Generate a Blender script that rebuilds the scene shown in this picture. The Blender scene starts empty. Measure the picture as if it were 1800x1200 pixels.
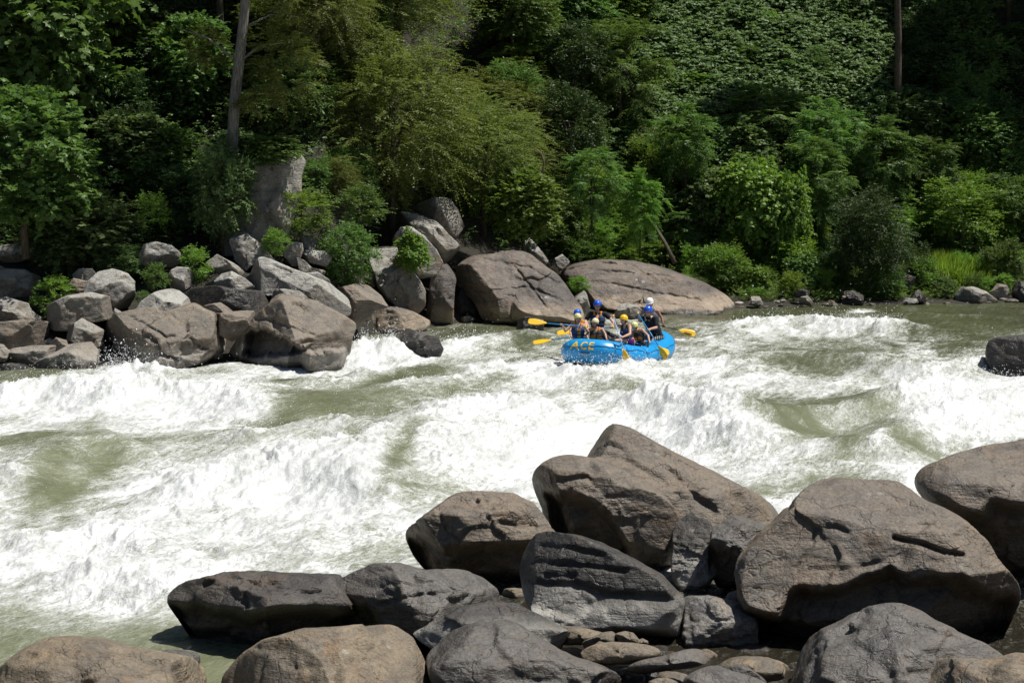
import bpy, bmesh, math, random
import numpy as np
from mathutils import Vector, Matrix

scene = bpy.context.scene
C = scene.collection
RNG = np.random.RandomState(11)

# ------------------------------------------------------------------ camera
FPX = 3000.0                      # focal length in pixels of the 1800 x 1200 photograph
CAMZ = 6.0
PITCH = math.atan(310.0 / FPX)
cp, sp = math.cos(PITCH), math.sin(PITCH)
FWD = np.array([0, cp, -sp]); UPV = np.array([0, sp, cp]); CAM = np.array([0, 0, CAMZ])

def ray(px, py):
    return np.array([(px - 900) / FPX, 0, 0]) + UPV * ((600 - py) / FPX) + FWD

def W(px, py, Y):
    """world point seen at photograph pixel (px,py) at distance Y along the ground"""
    r = ray(px, py)
    return CAM + r * (Y / r[1])

cam_d = bpy.data.cameras.new('camera')
cam = bpy.data.objects.new('camera', cam_d); C.objects.link(cam)
cam.location = (0, 0, CAMZ); cam.rotation_euler = (math.pi / 2 - PITCH, 0, 0)
cam_d.sensor_width = 36; cam_d.lens = 60; cam_d.clip_end = 2000; cam_d.clip_start = 0.1
scene.camera = cam

# ------------------------------------------------------------------ light
SUN = np.array([0.40, 0.04, 0.91]); SUN /= np.linalg.norm(SUN)
w = bpy.data.worlds.new('World'); scene.world = w; w.use_nodes = True
nt = w.node_tree; bg = nt.nodes['Background']
sky = nt.nodes.new('ShaderNodeTexSky'); sky.sky_type = 'NISHITA'; sky.sun_disc = False
sky.sun_elevation = math.asin(SUN[2]); sky.sun_rotation = math.atan2(SUN[0], SUN[1])
nt.links.new(sky.outputs[0], bg.inputs[0]); bg.inputs[1].default_value = 0.05
sl = bpy.data.lights.new('sun', 'SUN'); sl.energy = 5.0; sl.angle = math.radians(0.5); sl.color = (1, .965, .90)
so = bpy.data.objects.new('sun', sl); C.objects.link(so)
so.rotation_euler = Vector(SUN).to_track_quat('Z', 'Y').to_euler(); so.location = (20, 30, 60)
scene.view_settings.view_transform = 'Standard'; scene.view_settings.look = 'None'
scene.view_settings.exposure = 0.27; scene.view_settings.gamma = 1
scene.render.engine = 'CYCLES'
cy = scene.cycles
cy.max_bounces = 4; cy.diffuse_bounces = 1; cy.glossy_bounces = 1; cy.transmission_bounces = 2
cy.transparent_max_bounces = 4; cy.caustics_reflective = False; cy.caustics_refractive = False
cy.sample_clamp_indirect = 4

# ------------------------------------------------------------------ noise
_r = np.random.RandomState(5)
_perm = np.concatenate([_r.permutation(256)] * 3).astype(np.int32)
_g = _r.normal(size=(256, 3)).astype(np.float32); _g /= np.linalg.norm(_g, axis=1)[:, None]

def pnoise(P, seed=0):
    P = np.asarray(P, dtype=np.float32) + np.float32(seed * 17.317)
    i = np.floor(P).astype(np.int32); f = P - i; i &= 255
    u = f * f * f * (f * (f * 6 - 15) + 10)
    out = np.zeros(len(P), np.float32)
    for dx in (0, 1):
        wx = u[:, 0] if dx else 1 - u[:, 0]
        for dy in (0, 1):
            wy = u[:, 1] if dy else 1 - u[:, 1]
            for dz in (0, 1):
                wz = u[:, 2] if dz else 1 - u[:, 2]
                h = _perm[_perm[_perm[(i[:, 0] + dx) & 255] + ((i[:, 1] + dy) & 255)] + ((i[:, 2] + dz) & 255)]
                g = _g[h]
                out += wx * wy * wz * (g[:, 0] * (f[:, 0] - dx) + g[:, 1] * (f[:, 1] - dy) + g[:, 2] * (f[:, 2] - dz))
    return out * 1.5

def fbm(P, octv=4, gain=.5, seed=0, ridge=False):
    P = np.asarray(P, dtype=np.float32); a = 1.0; s = 0; t = 0
    for k in range(octv):
        n = pnoise(P, seed + k)
        if ridge: n = 1 - 2 * np.abs(n)
        s = s + a * n; t += a; a *= gain; P = P * 2.03
    return s / t

def sstep(a, b, x):
    t = np.clip((x - a) / (b - a), 0, 1); return t * t * (3 - 2 * t)

# ------------------------------------------------------------------ objects
def tag(o, label=None, cat=None, group=None, kind=None):
    if label: o['label'] = label
    if cat: o['category'] = cat
    if group: o['group'] = group
    if kind: o['kind'] = kind
    return o

def empty(name, loc, rz=0):
    o = bpy.data.objects.new(name, None); C.objects.link(o)
    o.location = loc; o.rotation_euler = (0, 0, rz); o.empty_display_size = .2
    return o

def fast_mesh(name, V, F, smooth=False, attrs=None, mats=None, midx=None):
    """V (N,3), F (M,k) constant polygon size"""
    V = np.ascontiguousarray(V, np.float32); F = np.ascontiguousarray(F, np.int32)
    me = bpy.data.meshes.new(name); M, k = F.shape
    me.vertices.add(len(V)); me.vertices.foreach_set('co', V.ravel())
    me.loops.add(M * k); me.loops.foreach_set('vertex_index', F.ravel())
    me.polygons.add(M); me.polygons.foreach_set('loop_start', np.arange(0, M * k, k, dtype=np.int32))
    me.polygons.foreach_set('loop_total', np.full(M, k, np.int32))
    me.polygons.foreach_set('use_smooth', np.full(M, smooth, bool))
    if midx is not None: me.polygons.foreach_set('material_index', np.ascontiguousarray(midx, np.int32))
    for n, (dom, arr) in (attrs or {}).items():
        at = me.attributes.new(n, 'FLOAT', dom); at.data.foreach_set('value', np.ascontiguousarray(arr, np.float32))
    for m in (mats or []): me.materials.append(m)
    me.update(calc_edges=True)
    return me

def link(name, me, parent=None, loc=None):
    o = bpy.data.objects.new(name, me); C.objects.link(o)
    if parent: o.parent = parent
    if loc is not None: o.location = loc
    return o

_ico = {}
def ico(n):
    if n not in _ico:
        b = bmesh.new(); bmesh.ops.create_icosphere(b, subdivisions=n, radius=1)
        _ico[n] = (np.array([v.co[:] for v in b.verts], np.float32), np.array([[v.index for v in f.verts] for f in b.faces], np.int32)); b.free()
    return _ico[n]

class Tris:
    """collects closed shapes into one mesh"""
    def __init__(s): s.V = []; s.F = []; s.n = 0
    def add(s, V, F): s.V.append(np.asarray(V, np.float32)); s.F.append(np.asarray(F, np.int32) + s.n); s.n += len(V); return s
    def tube(s, pts, rad, seg=8, cap=True):
        pts = np.asarray(pts, float); n = len(pts); rad = np.broadcast_to(np.asarray(rad, float), (n,))
        T = np.gradient(pts, axis=0); T /= np.linalg.norm(T, axis=1)[:, None] + 1e-9
        up = np.array([0, 0, 1.]) if abs(T[0][2]) < .9 else np.array([1., 0, 0])
        A = np.cross(T[0], up); A /= np.linalg.norm(A); V = []
        a = np.arange(seg) * 2 * math.pi / seg
        for i in range(n):
            A = A - T[i] * A.dot(T[i]); A /= np.linalg.norm(A); B = np.cross(T[i], A)
            V.append(pts[i] + rad[i] * (np.cos(a)[:, None] * A + np.sin(a)[:, None] * B))
        V = np.vstack(V + [pts[:1], pts[-1:]]); F = []
        for i in range(n - 1):
            for j in range(seg):
                q = (i * seg + j, i * seg + (j + 1) % seg, (i + 1) * seg + (j + 1) % seg, (i + 1) * seg + j)
                F += [(q[0], q[1], q[2]), (q[0], q[2], q[3])]
        for j in range(seg):
            F += [(n * seg, (j + 1) % seg, j), (n * seg + 1, (n - 1) * seg + j, (n - 1) * seg + (j + 1) % seg)]
        return s.add(V, F)
    def caps(s, a, b, ra, rb, seg=10):
        """tapered capsule"""
        a = np.asarray(a, float); b = np.asarray(b, float); L = np.linalg.norm(b - a); d = (b - a) / (L + 1e-9)
        P = []; R = []
        for t in (-1, -.8, -.5, 0): P.append(a + d * ra * t); R.append(ra * math.sqrt(max(0, 1 - t * t)) + .0006)
        for t in (0, .5, .8, 1): P.append(b + d * rb * t); R.append(rb * math.sqrt(max(0, 1 - t * t)) + .0006)
        return s.tube(P, R, seg)
    def ell(s, c, ax, r, n=3):
        V, F = ico(n); ax = np.asarray(ax, float)
        return s.add(np.asarray(c) + (V * np.asarray(r)) @ ax, F)
    def box(s, c, ax, h):
        V = np.array([[x, y, z] for x in (-1, 1) for y in (-1, 1) for z in (-1, 1)], float)
        F = [(0, 1, 3), (0, 3, 2), (4, 6, 7), (4, 7, 5), (0, 4, 5), (0, 5, 1), (2, 3, 7), (2, 7, 6), (0, 2, 6), (0, 6, 4), (1, 5, 7), (1, 7, 3)]
        return s.add(np.asarray(c) + (V * np.asarray(h)) @ np.asarray(ax, float), F)
    def arr(s): return np.vstack(s.V), np.vstack(s.F)
    def mesh(s, name, mat, smooth=True):
        V, F = s.arr(); return fast_mesh(name, V, F, smooth, mats=[mat])
    def obj(s, name, mat, parent=None, smooth=True): return link(name, s.mesh(name, mat, smooth), parent)

# ------------------------------------------------------------------ node helper
def nmat(name):
    m = bpy.data.materials.new(name); m.use_nodes = True
    t = m.node_tree; b = t.nodes['Principled BSDF']
    return m, t, b
def N(t, typ, **kw):
    n = t.nodes.new(typ)
    for k, v in kw.items():
        if k.startswith('i_'):
            key = k[2:]; key = int(key) if key.isdigit() else key
            n.inputs[key].default_value = v
        else: setattr(n, k, v)
    return n
def L(t, a, b): t.links.new(a, b)
def noise(t, vec, scale, detail=4, rough=.55, dist=0):
    n = N(t, 'ShaderNodeTexNoise'); n.inputs['Scale'].default_value = scale; n.inputs['Detail'].default_value = detail
    n.inputs['Roughness'].default_value = rough; n.inputs['Distortion'].default_value = dist
    if vec is not None: L(t, vec, n.inputs['Vector'])
    return n.outputs[0]
def ramp(t, fac, stops):
    r = N(t, 'ShaderNodeValToRGB'); e = r.color_ramp.elements
    while len(e) < len(stops): e.new(.5)
    for q, (p, c) in zip(e, stops): q.position = p; q.color = (c, c, c, 1) if not hasattr(c, '__len__') else (*c, 1)
    L(t, fac, r.inputs[0]); return r.outputs[0]
def mix(t, fac, a, b, mode='MIX'):
    n = N(t, 'ShaderNodeMix', data_type='RGBA', blend_type=mode)
    for s, v in ((0, fac), (6, a), (7, b)):
        if isinstance(v, (int, float)): n.inputs[s].default_value = v
        elif isinstance(v, tuple): n.inputs[s].default_value = (*v, 1)
        else: L(t, v, n.inputs[s])
    return n.outputs[2]
def math_(t, op, a, b=None, c=None, clamp=False):
    n = N(t, 'ShaderNodeMath', operation=op, use_clamp=clamp)
    for s, v in enumerate((a, b, c)):
        if v is None: continue
        if isinstance(v, (int, float)): n.inputs[s].default_value = v
        else: L(t, v, n.inputs[s])
    return n.outputs[0]
def bump(t, h, strength, dist, prev=None):
    b = N(t, 'ShaderNodeBump'); b.inputs['Strength'].default_value = strength; b.inputs['Distance'].default_value = dist
    L(t, h, b.inputs['Height'])
    if prev is not None: L(t, prev, b.inputs['Normal'])
    return b.outputs[0]
def plain(name, col, rough=.6, spec=.4, var=.12, scale=40):
    m, t, b = nmat(name)
    tc = N(t, 'ShaderNodeTexCoord')
    n = noise(t, tc.outputs['Object'], scale, 3)
    c = mix(t, n, tuple(x * (1 - var) for x in col), tuple(min(1, x * (1 + var)) for x in col))
    L(t, c, b.inputs['Base Color']); b.inputs['Roughness'].default_value = rough
    b.inputs['Specular IOR Level'].default_value = spec
    return m
# ------------------------------------------------------------------ terrain
_SX = [-120, -60, -30, -15, -7.0, -5.6, -4.9, -2.8, 0, 2.4, 9.5, 22, 40, 120]
_SY = [40, 45, 49, 50.5, 51.5, 56, 61, 63.5, 66, 68, 71.5, 74.5, 79, 100]
def shore(x): return np.interp(x, _SX, _SY)
def terrain(x, y):
    x = np.asarray(x, float); y = np.asarray(y, float)
    s = y - shore(x)
    left = sstep(4, -6, x)
    s0 = 7 + 1 * left
    sl0 = .16 + .24 * left
    z = np.where(s < 0, np.maximum(-1.3, s * .5), np.where(s < s0, s * sl0, s0 * sl0 + (s - s0) * .80))
    z = np.where(s > 75, s0 * sl0 + (75 - s0) * .8 + (s - 75) * .15, z)
    near = 4.2 * np.clip(1 - y / 17.0, 0, None) ** 1.3 - .45 * sstep(10, 17, y) - .85 * sstep(22, 27, y)
    near = np.where(y < 0, 4.2 - .05 * y, near)
    z = np.where(y < 30, near, z)
    return z
def hit(px, py, dz=0.):
    r = ray(px, py); Y = np.arange(18, 150, .05)
    P = CAM[None] + r[None] * (Y / r[1])[:, None]
    g = terrain(P[:, 0], P[:, 1]); ok = np.nonzero(P[:, 2] <= g + dz)[0]
    k = ok[0] if len(ok) else len(Y) - 1
    return P[k]

def build_ground():
    xs = np.concatenate([np.linspace(-220, -45, 26)[:-1], np.linspace(-45, 60, 211), np.linspace(60, 220, 26)[1:]])
    ys = np.concatenate([np.linspace(-60, 10, 30)[:-1], np.linspace(10, 110, 201), np.linspace(110, 320, 40)[1:]])
    X, Y = np.meshgrid(xs, ys); Z = terrain(X, Y)
    P = np.stack([X.ravel() * .35, Y.ravel() * .35, np.zeros(X.size)], 1)
    s = (Y - shore(X)).ravel()
    Zr = Z.ravel() + (fbm(P, 4, seed=3) * .7) * sstep(-1, 8, s) + fbm(P * 3, 3, seed=9) * .12
    V = np.stack([X.ravel(), Y.ravel(), Zr], 1); n = len(xs)
    idx = np.arange(len(ys) * n).reshape(len(ys), n)
    F = np.stack([idx[:-1, :-1].ravel(), idx[:-1, 1:].ravel(), idx[1:, 1:].ravel(), idx[1:, :-1].ravel()], 1)
    m, t, b = nmat('earth')
    g = N(t, 'ShaderNodeNewGeometry')
    n1 = noise(t, g.outputs['Position'], .6, 6); n2 = noise(t, g.outputs['Position'], 6, 5)
    c = mix(t, ramp(t, n1, [(.4, 0.), (.6, 1.)]), (.018, .014, .009), (.016, .021, .008))
    c = mix(t, n2, c, (.028, .023, .016))
    L(t, c, b.inputs['Base Color']); b.inputs['Roughness'].default_value = .95
    L(t, bump(t, n2, .8, .15), b.inputs['Normal'])
    o = link('ground', fast_mesh('ground', V, F, True, mats=[m])); tag(o, kind='structure', label='dark earth riverbed, banks and wooded hillside ground')
build_ground()
# ------------------------------------------------------------------ raft and paddlers
MAT = {
 'raft': plain('raft_blue', (.008, .27, .62), .34, .5, .06, 6), 'raft_dark': plain('raft_dark_blue', (.01, .10, .25), .5), 'floor': plain('raft_floor', (.05, .09, .13), .6),
 'letter': plain('letter_yellow', (.78, .52, .03), .5), 'faded': plain('letter_faded', (.42, .44, .20), .6), 'blackrub': plain('black_rubber', (.012, .012, .013), .5), 'white': plain('white_patch', (.72, .74, .74), .5),
 'skin': plain('skin', (.50, .29, .20), .5, .4, .06, 25), 'skintan': plain('skin_tanned', (.40, .20, .13), .5, .4, .06, 25), 'lips': plain('mouth', (.10, .018, .018), .5), 'eye': plain('eyes', (.03, .022, .018), .4), 'lip': plain('lips', (.36, .13, .11), .5),
 'hair': plain('hair_brown', (.05, .03, .018), .6), 'h_blue': plain('helmet_blue', (.015, .10, .62), .25, .5, .04), 'h_yel': plain('helmet_yellow', (.82, .50, .015), .25, .5, .04), 'h_pale': plain('helmet_pale_yellow', (.74, .68, .27), .3, .5, .04), 'h_cream': plain('helmet_cream', (.78, .70, .42), .3, .5, .04), 'h_white': plain('helmet_white', (.80, .79, .76), .3, .5, .04),
 'navy': plain('vest_navy', (.022, .045, .13), .75), 'vblack': plain('vest_black', (.015, .016, .02), .75), 'orange': plain('vest_orange', (.72, .24, .015), .7), 'grey': plain('vest_grey', (.10, .10, .13), .75), 'black': plain('shirt_black', (.013, .014, .016), .85), 'strap': plain('strap_black', (.01, .01, .011), .6),
 'purple': plain('shorts_purple', (.17, .012, .17), .7), 'teal': plain('shorts_teal', (.03, .14, .16), .7), 'short_d': plain('shorts_dark', (.02, .023, .028), .7), 'short_l': plain('shorts_white', (.62, .62, .60), .7), 'cream': plain('vest_cream', (.66, .56, .36), .7),
 'blade': plain('paddle_yellow', (.80, .47, .012), .38, .5, .05), 'shaft': plain('paddle_shaft_blue', (.02, .22, .46), .3), 'shaft_l': plain('paddle_shaft_pale', (.30, .42, .58), .25), 'shaft_k': plain('paddle_shaft_black', (.02, .02, .02), .35),
}
# striped shorts
def striped():
    m, t, b = nmat('shorts_striped'); tc = N(t, 'ShaderNodeTexCoord'); wv = N(t, 'ShaderNodeTexWave'); wv.inputs['Scale'].default_value = 5.; wv.inputs['Distortion'].default_value = .6
    L(t, tc.outputs['Object'], wv.inputs['Vector']); L(t, mix(t, ramp(t, wv.outputs[0], [(.6, 0.), (.68, 1.)]), (.02, .028, .035), (.36, .33, .27)), b.inputs['Base Color']); b.inputs['Roughness'].default_value = .8
    return m
MAT['stripe'] = striped()

def nv(v): v = np.asarray(v, float); return v / (np.linalg.norm(v) + 1e-9)
def remesh(name, T, vox, mats, parent, smooth_it=4, pick=None):
    V, F = T.arr(); me = fast_mesh(name, V, F); tmp = bpy.data.objects.new('tmp', me); C.objects.link(tmp)
    r = tmp.modifiers.new('r', 'REMESH'); r.mode = 'VOXEL'; r.voxel_size = vox; r.use_smooth_shade = True
    if smooth_it: s = tmp.modifiers.new('s', 'SMOOTH'); s.factor = .5; s.iterations = smooth_it
    dg = bpy.context.evaluated_depsgraph_get(); out = bpy.data.meshes.new_from_object(tmp.evaluated_get(dg))
    bpy.data.objects.remove(tmp); bpy.data.meshes.remove(me); out.name = name; out.materials.clear()
    for m in mats: out.materials.append(m)
    if pick:
        n = len(out.polygons); c = np.zeros(n * 3, np.float32); out.polygons.foreach_get('center', c); out.polygons.foreach_set('material_index', pick(c.reshape(-1, 3)).astype(np.int32))
    out.polygons.foreach_set('use_smooth', np.ones(len(out.polygons), bool))
    o = link(name, out, parent)
    return o

# ---- raft: local frame forward f, left-of-view side s
RF = nv([-.439, -.898, 0]); RS = np.array([RF[1] * -1, RF[0], 0]); RS = nv(np.cross([0, 0, 1.], RF)); RC = np.array([3.334, 52.22, 0.0])
RL, RW = 2.40, .90       # half length and half width of the tube's centre line
def rpath(t):
    c, s = np.cos(t), np.sin(t); e = .62
    x = RL * np.sign(c) * np.abs(c) ** e; y = RW * np.sign(s) * np.abs(s) ** e
    z = .20 + .33 * np.clip((x / RL - .1) / .9, 0, 1) ** 1.5 + .24 * np.clip((-x / RL - .45) / .55, 0, 1) ** 1.7
    r = .33 + .04 * np.clip((x / RL - .2) / .8, 0, 1)
    return x, y, z, r
def R2W(x, y, z): return RC + np.multiply.outer(x, RF) + np.multiply.outer(y, RS) + np.multiply.outer(z, np.array([0, 0, 1.]))
_t = np.linspace(0, 2 * math.pi, 2401); _x, _y, _z, _rr = rpath(_t); _s = np.concatenate([[0], np.cumsum(np.hypot(np.diff(_x), np.diff(_y)))]); RPER = _s[-1]
def tube_pt(s, phi, lift=0.):
    """point on the raft tube: s metres round from the bow centre, phi angle up from the outside"""
    t = np.interp(np.mod(s, RPER), _s, _t); e = 1e-3
    x, y, z, r = rpath(t); x2, y2, *_ = rpath(t + e); x1, y1, *_ = rpath(t - e)
    tx, ty = x2 - x1, y2 - y1; l = np.hypot(tx, ty) + 1e-12; nx, ny = ty / l, -tx / l
    rr = r + lift
    return R2W(x + nx * rr * np.cos(phi), y + ny * rr * np.cos(phi), z + rr * np.sin(phi))
def tube_patch(s0, s1, p0, p1, lift, ns=10, npn=6):
    S, Ph = np.meshgrid(np.linspace(s0, s1, ns), np.linspace(p0, p1, npn)); V = tube_pt(S.ravel(), Ph.ravel(), lift); i = np.arange(ns * npn).reshape(npn, ns)
    return V, np.stack([i[:-1, :-1].ravel(), i[:-1, 1:].ravel(), i[1:, 1:].ravel(), i[1:, :-1].ravel()], 1)

def build_raft():
    root = empty('raft', RC); tag(root, 'bright blue inflatable river raft with yellow letters on its raised bow, full of paddlers', 'raft'); off = -Vector(RC)
    def add(name, me): o = link(name, me, root); o.location = off; return o
    ns, npn = 260, 28; S, Ph = np.meshgrid(np.linspace(0, RPER, ns, endpoint=False), np.linspace(0, 2 * math.pi, npn, endpoint=False), indexing='ij'); V = tube_pt(S.ravel(), Ph.ravel())
    i = np.arange(ns * npn).reshape(ns, npn); a = np.roll(i, -1, 0); F = np.stack([i.ravel(), np.roll(i, -1, 1).ravel(), np.roll(a, -1, 1).ravel(), a.ravel()], 1)
    tube = add('tube', fast_mesh('tube', V, F, True, mats=[MAT['raft']]))
    def sub(name, V, F, m): o = link(name, fast_mesh(name, V, F, True, mats=[MAT[m]]), tube); return o
    # seams, patches and the chafe strip
    for s in (-1.05, 1.0, -1.75, -2.6, -3.4, 2.1, 3.0): sub('seam', *tube_patch(s - .018, s + .018, -1.2, 2.2, .003, 3, 30), 'raft_dark')
    sub('rubbing_strip', *tube_patch(-3.9, -1.15, .95, 1.02, .004, 60, 3), 'raft_dark')
    def blob(sc, pc, ws, wp, lift, n=16):
        a = np.linspace(0, 2 * math.pi, n, endpoint=False); s = np.concatenate([[sc], sc + ws * np.sign(np.cos(a)) * np.abs(np.cos(a)) ** .6]); p_ = np.concatenate([[pc], pc + wp * np.sign(np.sin(a)) * np.abs(np.sin(a)) ** .6])
        return tube_pt(s, p_, lift), np.array([(0, 1 + k, 1 + (k + 1) % n) for k in range(n)])
    for s, p_, ws, wp, m, nme in [(-1.55, .30, .10, .16, 'white', 'handle_patch'), (-1.55, .25, .06, .07, 'blackrub', 'ring'), (-2.95, .62, .16, .2, 'white', 'worn_patch'), (.02, .02, .15, .045, 'blackrub', 'bow_mark'), (-3.25, .5, .05, .1, 'white', 'worn_patch'), (-.62, .95, .06, .06, 'white', 'worn_patch')]:
        sub(nme, *blob(s, p_, ws, wp, .006), m)
    rs = np.random.RandomState(2)      # worn white print under the bow mark
    for r0, amp in ((-.14, .05), (-.32, .07)):
        n = 26; T = Tris(); T.tube(tube_pt(np.linspace(-.16, .16, n), r0 + amp * np.where(np.arange(n) % 2, 1, -1) * rs.uniform(.3, 1, n), .004), rs.uniform(.003, .009, n), 4); o = link('worn_print', T.mesh('worn_print', MAT['white']), tube)
    # letters wrapped on the bow
    def letters(txt, s0, phi, h, mat, name, sq=1.):
        cu = bpy.data.curves.new('t', 'FONT'); cu.body = txt; cu.size = 1; cu.space_character = 1.25; cu.offset = .022; cu.resolution_u = 3
        ob = bpy.data.objects.new('t', cu); C.objects.link(ob); me = bpy.data.meshes.new_from_object(ob.evaluated_get(bpy.context.evaluated_depsgraph_get())); bpy.data.objects.remove(ob)
        bm = bmesh.new(); bm.from_mesh(me); bmesh.ops.triangulate(bm, faces=bm.faces[:]); bmesh.ops.subdivide_edges(bm, edges=[e for e in bm.edges if e.calc_length() > .12], cuts=3, use_grid_fill=False); bmesh.ops.triangulate(bm, faces=bm.faces[:])
        bm.verts.ensure_lookup_table(); v = np.array([q.co[:] for q in bm.verts]); f = np.array([[q.index for q in x.verts] for x in bm.faces]); bm.free()
        sc = h / .70; xm = (v[:, 0].min() + v[:, 0].max()) / 2
        V = tube_pt(s0 + (v[:, 0] - xm) * sc * sq, phi + (v[:, 1] - .35) * sc / .36, .005)
        sub(name, V, f, mat)
    letters('ACE', -.07, .62, .25, 'letter', 'lettering', .80)
    for k in range(5):      # faded yellow lettering on the flank, no longer readable
        sc = -2.16 - k * .13; q = [(-.04, .36), (-.04, .60), (.0, .42), (.04, .60), (.04, .36)] if k % 2 else [(.04, .58), (-.03, .52), (.03, .44), (-.04, .38)]
        T = Tris(); T.tube(np.array([tube_pt(np.array([sc + a_]), np.array([b_]), .003)[0] for a_, b_ in q]), .011, 5); link('faded_letter', T.mesh('faded_letter', MAT['faded']), tube)
    # floor and thwarts
    t = np.linspace(0, 2 * math.pi, 80, endpoint=False); x, y, z, r = rpath(t); Vt = np.vstack([R2W(x * .93, y * .93, z * .35 + .0), R2W(np.array([0.]), np.array([0.]), np.array([.02]))]); Ft = np.array([(80, k, (k + 1) % 80) for k in range(80)])
    add('floor', fast_mesh('floor', Vt, Ft, True, mats=[MAT['floor']]))
    for x in (.95, -.15, -1.2):
        T = Tris(); T.caps(R2W(x, -.72, .34), R2W(x, .72, .34), .21, .21, 16); add('thwart', T.mesh('thwart', MAT['raft']))
    # perimeter line
    T = Tris(); ss = np.linspace(-RPER / 2, RPER / 2, 90, endpoint=False); T.tube(tube_pt(ss, .52 + .10 * np.sin(ss * 5.), .012), .008, 5); o = add('grab_line', T.mesh('grab_line', MAT['raft_dark']))
build_raft()

# ---- paddles
def paddle(grip, tip, face, label, shaft='shaft', grp=True, bw=.105):
    grip, tip = np.asarray(grip, float), np.asarray(tip, float); d = nv(tip - grip); Lg = np.linalg.norm(tip - grip); bl = .56
    sd = nv(np.cross(d, face)); fc = nv(np.cross(sd, d)); root = empty('paddle', grip); off = -Vector(grip)
    tag(root, label, 'paddle', 'yellow paddles of the raft crew')
    T = Tris(); T.tube([grip, grip + d * (Lg - bl * .55)], .017, 10); T.tube([grip + d * (Lg - bl * .55), tip - d * .06], [.017, .006], 8); o = T.obj('shaft', MAT[shaft], root); o.location = off
    T = Tris(); T.tube([grip - sd * .055, grip, grip + sd * .055], [.016, .02, .016], 8); T.caps(grip, grip + d * .07, .018, .018, 8); o = T.obj('grip', MAT['blade'], root); o.location = off
    prof = [(0, .02), (.1, .035), (.25, .068), (.45, bw * .93), (.65, bw), (.85, bw * .96), (.95, bw * .80), (1., bw * .45)]
    V = []; F = []; b0 = tip - d * bl
    for k, (u, w_) in enumerate(prof):
        for j, v in enumerate(np.linspace(-1, 1, 7)):
            for sgn in (1, -1): V.append(b0 + d * bl * u + sd * w_ * v + fc * ((.018 * (1 - v * v) * (1 - u * .6)) * sgn + .004 * sgn + .014 * v * v))
    ix = lambda k, j, s: (k * 7 + j) * 2 + s
    for k in range(len(prof) - 1):
        for j in range(6): F += [(ix(k, j, 0), ix(k, j + 1, 0), ix(k + 1, j + 1, 0), ix(k + 1, j, 0)), (ix(k, j, 1), ix(k + 1, j, 1), ix(k + 1, j + 1, 1), ix(k, j + 1, 1))]
        for j, r in ((0, 0), (6, 1)):
            q = (ix(k, j, 0), ix(k + 1, j, 0), ix(k + 1, j, 1), ix(k, j, 1)); F.append(q if r == 0 else q[::-1])
    for k, r in ((0, 0), (len(prof) - 1, 1)):
        for j in range(6):
            q = (ix(k, j, 0), ix(k, j, 1), ix(k, j + 1, 1), ix(k, j + 1, 0)); F.append(q if r == 0 else q[::-1])
    o = link('blade', fast_mesh('blade', np.array(V), np.array(F), True, mats=[MAT['blade']]), root); o.location = off
    return root, o, (b0, d, sd, fc)

# ---- people
def hand(T, wrist, el, axis, grip=None, side=1, k=1.):
    """palm, four bent fingers and a thumb closed round an axis"""
    ax = nv(axis); wrist = np.asarray(wrist, float); fore = nv(wrist - np.asarray(el))
    if grip is None: grip = wrist + fore * .085 * k
    r0 = wrist - grip; r0 = nv(r0 - ax * r0.dot(ax)) if np.linalg.norm(r0 - ax * r0.dot(ax)) > .01 else nv(np.cross(ax, fore)); tg = np.cross(ax, r0) * side
    pc = grip + r0 * .036 + tg * .0
    for q in (-1.5, -.5, .5, 1.5): T.caps(wrist + ax * q * .008, pc + ax * q * .019 * k + tg * .014, .017 * k, .0145 * k, 7)
    for q, ln in ((-1.5, .82), (-.5, .96), (.5, 1.), (1.5, .90)):
        pts = [grip + ax * q * .0205 * k + (r0 * math.cos(a) + tg * math.sin(a)) * .031 for a in np.linspace(.45, .45 + 3.7 * ln, 5)]
        for u in range(4): T.caps(pts[u], pts[u + 1], (.0105 - .0006 * u) * k, (.0102 - .0006 * u) * k, 6)
    b = pc - ax * 0 + ax * .036 * k - tg * .008; pts = [wrist + ax * .022 * k, b, grip + ax * .044 * k - tg * .026 + r0 * .006, grip + ax * .036 * k - tg * .022 - r0 * .020]
    for u in range(3): T.caps(pts[u], pts[u + 1], (.0135 - .0012 * u) * k, (.0128 - .0012 * u) * k, 6)

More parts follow.
